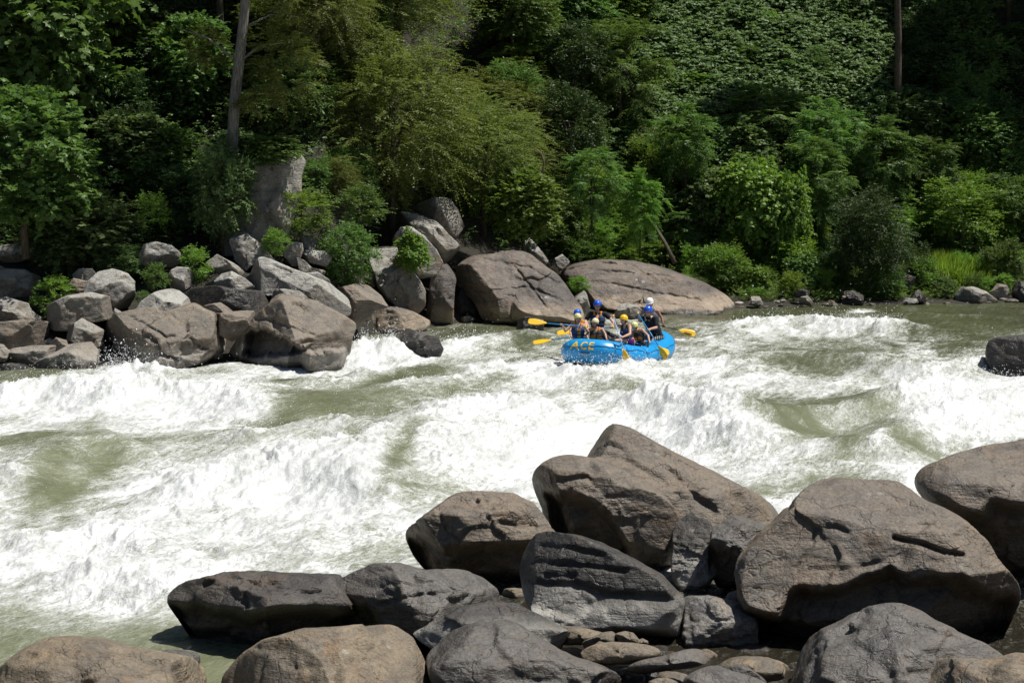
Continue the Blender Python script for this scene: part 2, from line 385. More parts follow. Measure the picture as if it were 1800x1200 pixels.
PEOPLE_DONE = []
def person(label, head, face, neck, shL, shR, hip, arms, legs, helmet, vest, shirt=None, shorts=None, slen=.72, skin='skin', sc=1., pitch=0., mouth='closed', hair=False, vest_pick=None, visor=False, roll=0., torso=1.):
    """all joints are world points; shL/shR: shoulders at the left / right of the picture"""
    k = sc; head, neck, shL, shR, hip = map(lambda v: np.asarray(v, float), (head, neck, shL, shR, hip))
    root = empty('person', (hip[0], hip[1], hip[2])); tag(root, label, 'person', 'paddlers in the blue raft'); off = -Vector(root.location)
    f = nv(face); r = nv(np.cross(f, [0, 0, 1.])); u = np.cross(r, f)
    if roll: r, u = r * math.cos(roll) + u * math.sin(roll), u * math.cos(roll) - r * math.sin(roll)
    ax = np.stack([r, f, u]); B = Tris(); h = head; kb = k; k = k * 1.13
    # skull, face, jaw, nose, ears
    B.ell(h + u * .03 * k, ax, (.076 * k, .095 * k, .092 * k)); B.ell(h + f * .022 * k - u * .035 * k, ax, (.060 * k, .072 * k, .078 * k))
    B.ell(h + f * .058 * k - u * .088 * k, ax, (.032 * k, .030 * k, .024 * k), 2)
    B.caps(h + f * .090 * k + u * .004 * k, h + f * .112 * k - u * .03 * k, .011 * k, .015 * k, 8)
    for sg in (-1, 1):
        B.ell(h + r * sg * .080 * k - f * .01 * k - u * .012 * k, ax, (.012 * k, .022 * k, .034 * k), 2); B.ell(h + f * .066 * k + r * sg * .038 * k - u * .03 * k, ax, (.026 * k, .022 * k, .02 * k), 2)
        B.caps(h + f * .087 * k + r * sg * .012 * k + u * .025 * k, h + f * .074 * k + r * sg * .052 * k + u * .022 * k, .010 * k, .008 * k, 7)
    B.caps(h - u * .05 * k - f * .015 * k, neck, .050 * k, .056 * k)
    # trunk
    kh = k; k = kb
    mid = (shL + shR) / 2; spine = nv(mid - hip); side = nv(shR - shL); fr = nv(np.cross(spine, side)); fr = fr if fr.dot(f) > -.3 else -fr
    chest = mid - spine * .16 * k; waist = hip + spine * .18 * k
    for q in (-1, 1): B.caps(chest + side * q * .075 * k, waist + side * q * .055 * k, .105 * k, .095 * k); B.caps(waist + side * q * .05 * k, hip + side * q * .075 * k, .098 * k, .105 * k)
    B.caps(neck - (neck - mid) * .2, mid - spine * .06 * k, .06 * k, .10 * k); B.caps(shL, shR, .062 * k, .062 * k)
    arm_pts = []
    for sh, (el, wr, axis, grip, sd) in zip((shL, shR), arms):
        el, wr = np.asarray(el, float), np.asarray(wr, float)
        B.caps(sh, el, .054 * k, .042 * k); B.caps(el, el + (wr - el) * .35, .042 * k, .041 * k); B.caps(el + (wr - el) * .35, wr, .041 * k, .027 * k); hand(B, wr, el, axis, grip, sd, k * 1.02); arm_pts.append((sh, el, wr))
    leg_pts = []
    for q, (kn, an) in zip((-1, 1), legs):
        kn, an = np.asarray(kn, float), np.asarray(an, float); hp = hip + side * q * .085 * k
        B.caps(hp, kn, .086 * k, .056 * k); B.caps(kn, kn + (an - kn) * .35, .055 * k, .055 * k); B.caps(kn + (an - kn) * .35, an, .055 * k, .036 * k)
        ff = nv(np.array([*(kn - hp)[:2], 0]) + 1e-4); B.caps(an - ff * .03, an + ff * .15 * k - np.array([0, 0, .03]), .038 * k, .030 * k); leg_pts.append((hp, kn, an))
    def pick(c):
        k = kh; m = np.zeros(len(c), int); v = c - h
        x, y, z = v @ r, v @ f, v @ u
        mo = (y > .03 * k) & ((x / (.025 * k)) ** 2 + ((z + .066 * k) / ((.021 if mouth == 'open' else .007) * k)) ** 2 < 1); m[mo] = 1 if mouth == 'open' else 3
        for sg in (-1, 1): m[(y > .03 * k) & (((x - sg * .033 * k) / (.016 * k)) ** 2 + ((z - .003 * k) / (.009 * k)) ** 2 < 1)] = 2
        return m
    body = remesh('body', B, .0085, [MAT[skin], MAT['lips'], MAT['eye'], MAT['lip']], root, 3, pick); body.location = off
    def cloth(name, T, mats, vox=.012, it=4, pick=None, parent=None):
        o = remesh(name, T, vox, [MAT[m] for m in mats], parent or root, it, pick)
        if parent is None: o.location = off
        return o
    if hair:
        k = kh; T = Tris(); T.ell(h - f * .03 * k - u * .01 * k, ax, (.085 * k, .085 * k, .10 * k)); T.caps(h - f * .07 * k - u * .05 * k, h - f * .085 * k - u * .20 * k, .05 * k, .028 * k)
        for sg in (-1, 1): T.caps(h + r * sg * .074 * k - u * .02 * k - f * .01 * k, h + r * sg * .07 * k - u * .11 * k - f * .01 * k, .016 * k, .012 * k, 6)
        cloth('hair', T, ['hair']); k = kb
    if shirt:
        T = Tris()
        for q in (-1, 1): T.caps(chest + side * q * .075 * k, waist + side * q * .055 * k, .122 * k, .113 * k); T.caps(waist + side * q * .05 * k, hip + side * q * .07 * k, .115 * k, .118 * k)
        T.caps(shL, shR, .078 * k, .078 * k)
        for sh, el, wr in arm_pts: T.caps(sh, sh + (el - sh) * .66, .080 * k, .072 * k)
        cloth('shirt', T, [shirt])
    # buoyancy vest
    T = Tris()
    for q in (-1, 1):
        T.caps(chest + side * q * .078 * k + fr * .02, waist + side * q * .062 * k + fr * .015, .150 * k, .142 * k)
        T.caps(mid + side * q * .105 * k + spine * .035 * k + fr * .02, chest + side * q * .07 * k + fr * .07 * k, .050 * k, .075 * k); T.caps(mid + side * q * .105 * k + spine * .035 * k - fr * .02, chest + side * q * .07 * k - fr * .06 * k, .050 * k, .075 * k)
    vc = chest
    def vpick(c):
        v = c - vc; x, y, z = v @ side, v @ fr, v @ spine
        return vest_pick(x / k, y / k, z / k) if vest_pick else np.zeros(len(c), int)
    vo = cloth('life_vest', T, vest, .013, 3, vpick)
    # belt straps and buckles
    for zz in (-.02, -.13):
        T = Tris(); a = np.linspace(-1.5, 1.5, 15); base = vc + spine * zz * k
        T.tube([base + side * math.sin(t) * .236 * k + fr * (math.cos(t) * .170 * k + .018) for t in a], .011, 6); T.obj('strap', MAT['strap'], vo)
        T = Tris().box(vc + spine * zz * k + fr * .190 * k, np.stack([side, fr, spine]), (.024 * k, .009, .019 * k)); T.obj('buckle', MAT['blackrub'], vo, smooth=False)
    if shorts:
        T = Tris(); T.caps(hip - side * .07 * k, hip + side * .07 * k, .118 * k, .118 * k)
        for hp, kn, an in leg_pts: T.caps(hp, hp + (kn - hp) * slen, .104 * k, .088 * k)
        cloth('shorts', T, [shorts])
    k = kh
    # helmet with rim, ear guard and chin strap
    V, F = ico(4); V = V.astype(float); c0 = h + u * .045 * k; el_ = V.copy(); lowz = np.where(np.abs(V[:, 1]) > .5, np.where(V[:, 1] > 0, -.02, -.42), -.36)
    el_[:, 2] = np.maximum(V[:, 2], lowz - .12 * 0); HV = c0 + (el_ * np.array([.108, .128, .112]) * k) @ ax
    o = link('helmet', fast_mesh('helmet', HV, F, True, mats=[MAT[helmet]]), root); o.location = off
    T = Tris(); rim = []
    for a in np.linspace(0, 2 * math.pi, 33):
        x, y = math.sin(a), math.cos(a); z = -.02 if y > .5 else -.40 + (.38) * np.clip((y - .2) / .3, 0, 1); s_ = math.sqrt(max(0, 1 - z * z)); rim.append(c0 + (np.array([x * .109 * s_, y * .129 * s_, z * .112]) * k) @ ax)
    T.tube(rim, .0065 * k, 6)
    if visor: T.tube([c0 + (np.array([math.sin(a) * .112, math.cos(a) * .15, -.01 - .03 * math.cos(a)]) * k) @ ax for a in np.linspace(-1.2, 1.2, 11)], .014 * k, 6)
    T.obj('rim', MAT[helmet], o)
    T = Tris(); cs = lambda sg: [c0 + (np.array([sg * .104, .015, -.035]) * k) @ ax, h + r * sg * .083 * k - u * .05 * k + f * .02 * k, h + r * sg * .045 * k - u * .105 * k + f * .045 * k]
    T.tube(cs(-1) + [h - u * .124 * k + f * .05 * k] + cs(1)[::-1], .006 * k, 6); T.obj('chin_strap', MAT['strap'], o)
    for x, y in ((-.45, .6), (.45, .6), (-.7, 0), (.7, 0)):
        z = math.sqrt(max(0, 1 - x * x - y * y)); q = c0 + (np.array([x * .108, y * .128, z * .112]) * k) @ ax; T = Tris(); T.ell(q, ax, (.008 * k,) * 3, 1); T.obj('vent', MAT['strap'], o)
    return root

def build_people():
    cx = lambda *a: W(*a)
    def J(Y): return lambda x, y, d=0.: W(x, y - 3.2, Y + d)
    def JP(Y): return lambda x, y, d=0.: W(x, y, Y + d)
    fl = lambda x, y: R2W(x, y, .10)
    front = lambda ang, up=0.: np.array([math.sin(math.radians(ang)), -math.cos(math.radians(ang)), up])     # 0 = towards camera, negative = to the left
    def org_front(x, y, z):      # navy with an orange panel down the middle
        m = np.zeros(len(x), int); m[(y > .05) & (np.abs(x - .03) < .05) & (z < .07)] = 1; m[(z > .10)] = 1; m[(np.abs(x) < .075) & (z > .10) & (y > 0)] = 2; return m
    def org_low(x, y, z):
        m = np.zeros(len(x), int); m[(z < -.0) & (z > -.17) & (np.abs(x) < .17)] = 1; m[(z > .14)] = 1; m[(np.abs(x) < .02)] = 0; return m
    def org_collar(x, y, z):
        m = np.zeros(len(x), int); m[(z > .135)] = 1; m[(y > .05) & (np.abs(x) < .03) & (z < .12) & (z > .03)] = 1; return m
    def cream_edge(x, y, z):
        m = np.zeros(len(x), int); m[(z > .15)] = 1; m[(x > .19) & (z > -.05)] = 1; return m
    # crew: pixel positions of the joints at the distance Y
    j = J(51.2); jp = JP(51.2); g1, t1 = jp(1030, 574, -.25), jp(928, 565, -.25); a1 = nv(t1 - g1)
    person('shouting person at the front left in a pale yellow helmet, paddle level across chest', j(1015.5, 563), front(8, .0), j(1015.5, 571.5), j(1005, 574.5), j(1026.5, 575), j(1016, 601),
           [(j(993.5, 585, -.1), j(988.5, 573.5, -.2), a1, g1 + a1 * np.linalg.norm(j(987, 570.5, -.25) - g1), 1), (j(1034, 586, -.05), j(1026, 577, -.18), a1, g1 + a1 * .07, -1)],
           [(fl(1.2, -.1) + np.array([0, 0, .45]), fl(1.25, -.1)), (fl(1.05, -.05) + np.array([0, 0, .45]), fl(1.0, -.05))], 'h_pale', ['navy', 'orange', 'vblack'], None, 'teal', mouth='open', hair=True, vest_pick=org_front, sc=.95)
    paddle(g1, t1, np.array([0, -.8, .6]), 'yellow paddle held level out to the left by the shouting front left paddler')
    j = J(52.3); jp = JP(52.3); g2, t2 = jp(1030, 588, -.9), jp(937, 603, -.9); a2 = nv(t2 - g2)
    person('person almost hidden behind the front left paddler, only a blue helmet and orange shoulder showing', j(1015, 556), front(-15), j(1016, 566), j(1007, 570), j(1029, 569), j(1018, 596),
           [(j(1003, 582, -.2), j(1003, 590, -.7), a2, g2 + a2 * .42, 1), (j(1030, 581, -.3), j(1026, 586, -.8), a2, g2 + a2 * .06, -1)],
           [(fl(.5, -.3) + np.array([0, 0, .45]), fl(.5, -.3)), (fl(.4, -.1) + np.array([0, 0, .45]), fl(.4, -.1))], 'h_blue', ['navy', 'orange'], None, 'short_d', vest_pick=org_low, sc=.98)
    paddle(g2, t2, np.array([0, -.5, .85]), 'yellow paddle reaching low to the left, nearest the water on that side')
    j = J(51.3)
    person('person with a cream helmet shouting at the bow, orange panels on the vest', j(1046, 571), front(-22, .08), j(1048, 579.5), j(1037, 582.5), j(1058.5, 582), j(1048, 606),
           [(j(1031, 592, -.15), j(1034, 599, -.25), np.array([1, 0, 0.]), None, 1), (j(1064, 591, -.1), j(1066, 599, -.25), np.array([1, -.2, 0.]), None, -1)],
           [(fl(1.4, .25) + np.array([0, 0, .42]), fl(1.4, .25)), (fl(1.3, .45) + np.array([0, 0, .42]), fl(1.3, .45))], 'h_cream', ['vblack', 'orange'], None, 'short_d', mouth='open', hair=True, vest_pick=org_low, sc=.9, roll=.12)
    j = J(53.0); jp = JP(53.0); g3, t3 = jp(1078, 574.5, -.5), jp(979, 586, -.5); a3 = nv(t3 - g3)
    person('tall person at the back left in a blue helmet, black shirt and navy vest', j(1050, 541), front(4), j(1050, 550.5), j(1037.5, 555), j(1063.5, 555), j(1050, 586),
           [(j(1029.5, 566, -.05), j(1034, 578, -.4), a3, g3 + a3 * .74, 1), (j(1073, 563.5, -.05), j(1078.5, 571, -.4), a3, g3 + a3 * .05, -1)],
           [(fl(.2, -.1) + np.array([0, 0, .5]), fl(.25, -.1)), (fl(.1, .25) + np.array([0, 0, .5]), fl(.1, .25))], 'h_blue', ['navy', 'orange'], 'black', 'short_d', vest_pick=org_collar, sc=1.06)
    paddle(g3, t3, np.array([0, -.6, .8]), 'yellow paddle behind the front left paddlers, only its blade and shaft end showing')
    j = J(50.6); jp = JP(50.6); g4, t4 = jp(1077.5, 555, -.40), jp(1104.5, 641, -1.45); a4 = nv(t4 - g4)
    person('person in a bright yellow helmet and purple shorts, bare arm raised on the paddle grip', j(1096.5, 565.5), front(-48, -.05), j(1099.5, 573.5), j(1092, 577.5, .12), j(1107, 577, -.12), j(1106, 602),
           [(j(1083.5, 573.5, -.12), j(1079.5, 561, -.3), a4, g4 + a4 * .02, 1), (j(1107.5, 590, -.35), j(1094.5, 595.5, -.78), a4, g4 + a4 * .70, -1)],
           [(j(1074, 599, .0), fl(1.2, .1)), (j(1082, 602, -.2), fl(1.3, .2))], 'h_yel', ['vblack', 'navy'], None, 'purple', slen=.22, hair=True, sc=.95, mouth='open', vest_pick=lambda x, y, z: ((y > .02) & (z < .12)).astype(int))
    paddle(g4, t4, np.array([-.5, -.8, .2]), 'yellow paddle dipped upright at the bow by the paddler in the bright yellow helmet', 'shaft_l')
    j = J(51.9); jp = JP(51.9); g5, t5 = jp(1112, 601, -.25), jp(1176, 620, +.35); a5 = nv(t5 - g5)
    person('small person leaning forward on the right tube in a pale yellow helmet and orange-trimmed vest', j(1115.5, 577), front(-42, -.35), j(1120, 583), j(1114.5, 586, .12), j(1129, 583.5, -.1), j(1128, 607),
           [(j(1111, 596, -.05), j(1114, 600, -.22), a5, g5 + a5 * .05, 1), (j(1139, 593, -.2), j(1142, 605.5, -.42), a5, g5 + a5 * .52, -1)],
           [(fl(.2, .35) + np.array([0, 0, .42]), fl(.3, .3)), (fl(.05, .45) + np.array([0, 0, .42]), fl(.1, .4))], 'h_pale', ['vblack', 'orange'], None, 'short_d', sc=.88, hair=True, vest_pick=org_low)
    paddle(g5, t5, np.array([0, -.8, .6]), 'yellow paddle whose blade is half hidden behind the steeper blade at the right')
    j = J(53.4); jp = JP(53.4); g6, t6 = jp(1120.5, 550, -.35), jp(1172, 630, -1.75); a6 = nv(t6 - g6); L6 = np.linalg.norm(t6 - g6)
    person('large person in a blue helmet and black shirt sitting on the right rear tube', j(1139.5, 551), front(-32, -.12), j(1142, 559.5), j(1130.5, 563, .15), j(1153.5, 563.5, -.15), j(1157, 596),
           [(j(1124, 567, -.05), j(1122.5, 556.5, -.28), a6, g6 + a6 * .03, 1), (j(1153.5, 579, -.3), j(1142, 581.5, -.62), a6, g6 + a6 * L6 * .37, -1)],
           [(j(1140, 600, .1), fl(-.7, .2)), (j(1146, 601, -.25), fl(-.5, .3))], 'h_blue', ['vblack', 'cream'], 'black', 'stripe', sc=1.1, vest_pick=cream_edge)
    paddle(g6, t6, np.array([-.5, -.8, .2]), 'yellow paddle slanting down to the right, steeper of the two blades beside the right flank', 'shaft')
    j = J(54.9); jp = JP(54.9); g7, t7 = jp(1126, 563, .0), jp(1222, 588, -.1); a7 = nv(t7 - g7); L7 = np.linalg.norm(t7 - g7)
    person('guide in a white helmet and sleeveless vest at the stern, sunburnt bare arms', j(1142, 536), front(-25, -.15), j(1143.5, 545.5), j(1131, 550, .05), j(1156, 550, -.05), j(1149, 585),
           [(j(1123, 561, .05), j(1129, 567, -.05), a7, g7 + a7 * .14, 1), (j(1163.5, 563, -.05), j(1165, 571.5, -.12), a7, g7 + a7 * L7 * .42, -1)],
           [(fl(-1.5, .1) + np.array([0, 0, .55]), fl(-1.4, .1)), (fl(-1.5, -.2) + np.array([0, 0, .55]), fl(-1.4, -.2))], 'h_white', ['grey', 'navy'], None, 'short_d', skin='skintan', sc=1.05, visor=True)
    r_, bl, (b0, d, sd, fc) = paddle(g7, t7, np.array([0, -.85, .5]), 'paddle of the guide trailing right behind the raft, black shaft and marked yellow blade', 'shaft_k', bw=.12)
    # dark oval mark and pale print on the guide's blade
    sgn = 1 if fc[1] < 0 else -1
    T = Tris(); a = np.linspace(0, 2 * math.pi, 25); T.tube([b0 + d * (.32 + .13 * math.cos(t)) + sd * (.035 + .03 * math.sin(t)) * sgn * 1. + fc * sgn * .030 for t in a], .007, 5)
    T.tube([b0 + d * (.24 + .16 * q) + sd * (.035) * sgn + fc * sgn * .030 for q in (0, .35, .7, 1)], .009, 5); T.obj('blade_mark', MAT['blackrub'], bl)
build_people()
# ------------------------------------------------------------------ rocks
def rock_mat(name, brown, grey, lichen, lich_amt, wet_z, gloss, tone=1.0, grain=.5, band=0., top=(.2, .2, .18), top_amt=0., strata=.3, bandc=(.42, .40, .36), lsc=3.6, stain=0.):
    m, t, b = nmat(name)
    tc = N(t, 'ShaderNodeTexCoord'); oi = N(t, 'ShaderNodeObjectInfo'); g = N(t, 'ShaderNodeNewGeometry')
    off = N(t, 'ShaderNodeVectorMath', operation='MULTIPLY_ADD')
    L(t, oi.outputs['Random'], off.inputs[0]); off.inputs[1].default_value = (31, 17, 53); L(t, tc.outputs['Object'], off.inputs[2])
    v = off.outputs[0]
    n1 = noise(t, v, .85, 6, .6, .6); n2 = noise(t, v, 3.2, 7, .62, .3); n3 = noise(t, v, 22, 5, .65); n4 = noise(t, v, 90, 3, .6)
    mp = N(t, 'ShaderNodeMapping'); mp.inputs['Scale'].default_value = (.6, .6, 4.5); mp.inputs['Rotation'].default_value = (.2, .45, 0); L(t, v, mp.inputs[0])
    ns = noise(t, mp.outputs[0], 2.2, 7, .65, .5)
    c = mix(t, ramp(t, n1, [(.38, 0.), (.6, 1.)]), brown, grey)
    c = mix(t, ramp(t, n2, [(.45, 0.), (.75, .75)]), c, tuple(x * .42 for x in grey))
    c = mix(t, math_(t, 'MULTIPLY', ramp(t, ns, [(.42, 1.), (.62, 0.)]), strata), c, tuple(x * 1.45 for x in brown))
    # warm rusty tint patches
    c = mix(t, math_(t, 'MULTIPLY', ramp(t, noise(t, v, 1.7, 4, .5, 1.2), [(.55, 0.), (.7, 1.)]), .45), c, (brown[0] * 1.3, brown[1] * .98, brown[2] * .72))
    sepn = N(t, 'ShaderNodeSeparateXYZ'); L(t, g.outputs['Normal'], sepn.inputs[0])
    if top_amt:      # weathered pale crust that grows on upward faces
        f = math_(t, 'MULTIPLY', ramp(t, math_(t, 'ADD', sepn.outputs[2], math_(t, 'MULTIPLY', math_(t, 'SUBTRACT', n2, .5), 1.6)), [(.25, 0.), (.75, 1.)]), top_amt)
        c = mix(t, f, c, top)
    if stain:
        c = mix(t, math_(t, 'MULTIPLY', ramp(t, noise(t, v, .33, 6, .6, .8), [(.44, 0.), (.58, 1.)]), stain), c, (.085, .075, .07))
    vo = N(t, 'ShaderNodeTexVoronoi'); vo.inputs['Scale'].default_value = lsc; L(t, v, vo.inputs['Vector'])
    vd = math_(t, 'ADD', vo.outputs['Distance'], math_(t, 'MULTIPLY', math_(t, 'SUBTRACT', n3, .5), .55))
    lm = math_(t, 'MULTIPLY', ramp(t, vd, [(.10, 1.), (.17, 0.)]), ramp(t, noise(t, v, 1.3, 3), [(.5, 0.), (.62, 1.)]))
    c = mix(t, math_(t, 'MULTIPLY', lm, lich_amt), c, lichen)
    c = mix(t, math_(t, 'MULTIPLY', ramp(t, n3, [(.35, 1.), (.6, 0.)]), grain), c, mix(t, 1.0, c, (.42, .40, .38), 'MULTIPLY'))
    c = mix(t, math_(t, 'MULTIPLY', ramp(t, n4, [(.5, 0.), (.75, 1.)]), grain * .8), c, mix(t, 1.0, c, (1.7, 1.65, 1.55), 'MULTIPLY'))
    # worn pale edges, and near-black polished patches
    c = mix(t, ramp(t, g.outputs['Pointiness'], [(.50, 0.), (.58, .45)]), c, mix(t, 1.0, c, (1.55, 1.5, 1.42), 'MULTIPLY'))
    n5 = noise(t, v, 1.15, 7, .62, 1.)
    pol = ramp(t, n5, [(.53, 0.), (.62, 1.)])
    c = mix(t, math_(t, 'MULTIPLY', pol, .55), c, tuple(x * .62 for x in grey))
    # wet dark foot above the waterline, with a pale mineral band on top of it
    sp_ = N(t, 'ShaderNodeSeparateXYZ'); L(t, g.outputs['Position'], sp_.inputs[0])
    hz = math_(t, 'ADD', sp_.outputs[2], math_(t, 'MULTIPLY', math_(t, 'SUBTRACT', n1, .5), .5))
    if band:
        bf = math_(t, 'MULTIPLY', ramp(t, math_(t, 'DIVIDE', hz, wet_z * 2.6), [(.10, 0.), (.20, 1.), (.62, .9), (.95, 0.)]), ramp(t, n2, [(.35, band), (.75, band * .3)]))
        c = mix(t, bf, c, bandc)
    wet = ramp(t, math_(t, 'DIVIDE', hz, max(wet_z * (.4 if band > .6 else 1), .01)), [(.55, 1.), (1., 0.)])
    c = mix(t, wet, c, mix(t, 1.0, c, (.38, .37, .36), 'MULTIPLY'))
    if tone != 1: c = mix(t, 1.0, c, (tone, tone, tone), 'MULTIPLY')
    L(t, c, b.inputs['Base Color'])
    r = math_(t, 'SUBTRACT', ramp(t, n2, [(.3, gloss), (.7, min(1, gloss + .3))]), math_(t, 'MULTIPLY', wet, .3), clamp=True)
    r = math_(t, 'SUBTRACT', r, math_(t, 'MULTIPLY', pol, .16), clamp=True)
    L(t, r, b.inputs['Roughness']); b.inputs['Specular IOR Level'].default_value = .45
    vc = N(t, 'ShaderNodeTexVoronoi', feature='DISTANCE_TO_EDGE'); vc.inputs['Scale'].default_value = .75
    wv = N(t, 'ShaderNodeVectorMath', operation='MULTIPLY_ADD')
    nn = N(t, 'ShaderNodeTexNoise'); nn.inputs['Scale'].default_value = 1.6; nn.inputs['Detail'].default_value = 4; L(t, v, nn.inputs['Vector'])
    L(t, nn.outputs['Color'], wv.inputs[0]); wv.inputs[1].default_value = (1.3, 1.3, 1.3); L(t, v, wv.inputs[2]); L(t, wv.outputs[0], vc.inputs['Vector'])
    crack = ramp(t, vc.outputs['Distance'], [(0., 0.), (.018, 1.)])
    nb = bump(t, crack, .5, .05)
    nb = bump(t, n2, .55, .16, nb); nb = bump(t, ns, .5, .09, nb); nb = bump(t, n3, .7, .03, nb); nb = bump(t, n4, .35, .008, nb)
    L(t, nb, b.inputs['Normal'])
    return m

RM = {
 'fg':    rock_mat('river_rock_brown', (.190, .143, .096), (.118, .104, .09), (.36, .34, .29), .6, .22, .40, grain=.6, top=(.185, .165, .14), top_amt=.35),
 'fgtan': rock_mat('river_rock_tan', (.225, .178, .120), (.145, .125, .10), (.40, .38, .32), .7, .05, .5, grain=.55),
 'fgdark': rock_mat('river_rock_dark', (.085, .070, .056), (.062, .060, .060), (.30, .28, .25), .2, .2, .36, grain=.5, strata=.15),
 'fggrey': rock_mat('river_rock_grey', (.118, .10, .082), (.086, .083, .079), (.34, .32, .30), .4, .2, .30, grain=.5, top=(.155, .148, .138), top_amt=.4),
 'lime':  rock_mat('river_rock_mineral', (.072, .061, .05), (.056, .054, .051), (.40, .37, .33), .5, .26, .36, grain=.5, band=.85, strata=.1),
 'limy':  rock_mat('pale_mineral_rock', (.26, .24, .21), (.15, .145, .14), (.5, .47, .42), .8, .06, .34, grain=.8),
 'cliff': rock_mat('cliff_rock', (.27, .255, .225), (.24, .23, .21), (.33, .33, .30), .7, .05, .8, grain=.7, top=(.2, .2, .18), top_amt=.3, strata=.4),
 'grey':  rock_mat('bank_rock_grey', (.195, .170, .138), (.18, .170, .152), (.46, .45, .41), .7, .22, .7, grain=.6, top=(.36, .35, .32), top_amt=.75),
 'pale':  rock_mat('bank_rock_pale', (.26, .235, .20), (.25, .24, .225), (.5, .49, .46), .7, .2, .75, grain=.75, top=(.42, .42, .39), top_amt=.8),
 'brown': rock_mat('bank_rock_brown', (.195, .160, .122), (.140, .125, .108), (.46, .44, .40), .75, .30, .6, grain=.55, band=.5, top=(.25, .22, .18), top_amt=.4),
 'slab':  rock_mat('bank_slab', (.235, .185, .140), (.155, .135, .120), (.55, .53, .50), 1., .34, .5, grain=.6, band=.85, top=(.115, .095, .085), top_amt=.5, strata=.5, bandc=(.40, .31, .22), lsc=1.7, stain=.85),
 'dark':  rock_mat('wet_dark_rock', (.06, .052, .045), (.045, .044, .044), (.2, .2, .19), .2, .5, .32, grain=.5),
}

FR = {'F': (0, 0, 1), 'A': (0, 340, 1482 / 420), 'B': (400, 340, 1482 / 420), 'C': (780, 360, 1800 / 520), 'D': (1260, 360, 1800 / 540), 'K': (1000, 1080, 4.5)}

def polar(poly, n=240, sm=2.2):
    P = np.asarray(poly, float); Q = np.roll(P, -1, 0)
    a = (P[:, 0] * Q[:, 1] - Q[:, 0] * P[:, 1]); A = a.sum() / 2
    c = np.array([((P[:, 0] + Q[:, 0]) * a).sum(), ((P[:, 1] + Q[:, 1]) * a).sum()]) / (6 * A)
    S = np.vstack([P[i] + (Q[i] - P[i]) * np.linspace(0, 1, 60, endpoint=False)[:, None] for i in range(len(P))]) - c
    th = np.arctan2(S[:, 1], S[:, 0]); r = np.hypot(S[:, 0], S[:, 1])
    bins = ((th + math.pi) / (2 * math.pi) * n).astype(int) % n; R = np.zeros(n)
    np.maximum.at(R, bins, r)
    z = np.nonzero(R > 0)[0]; R = np.interp(np.arange(n), np.concatenate([z - n, z, z + n]), np.tile(R[z], 3))
    k = np.exp(-.5 * (np.arange(-12, 13) / sm) ** 2); k /= k.sum()
    R = np.convolve(np.concatenate([R[-12:], R, R[:12]]), k, 'valid')
    return c, R

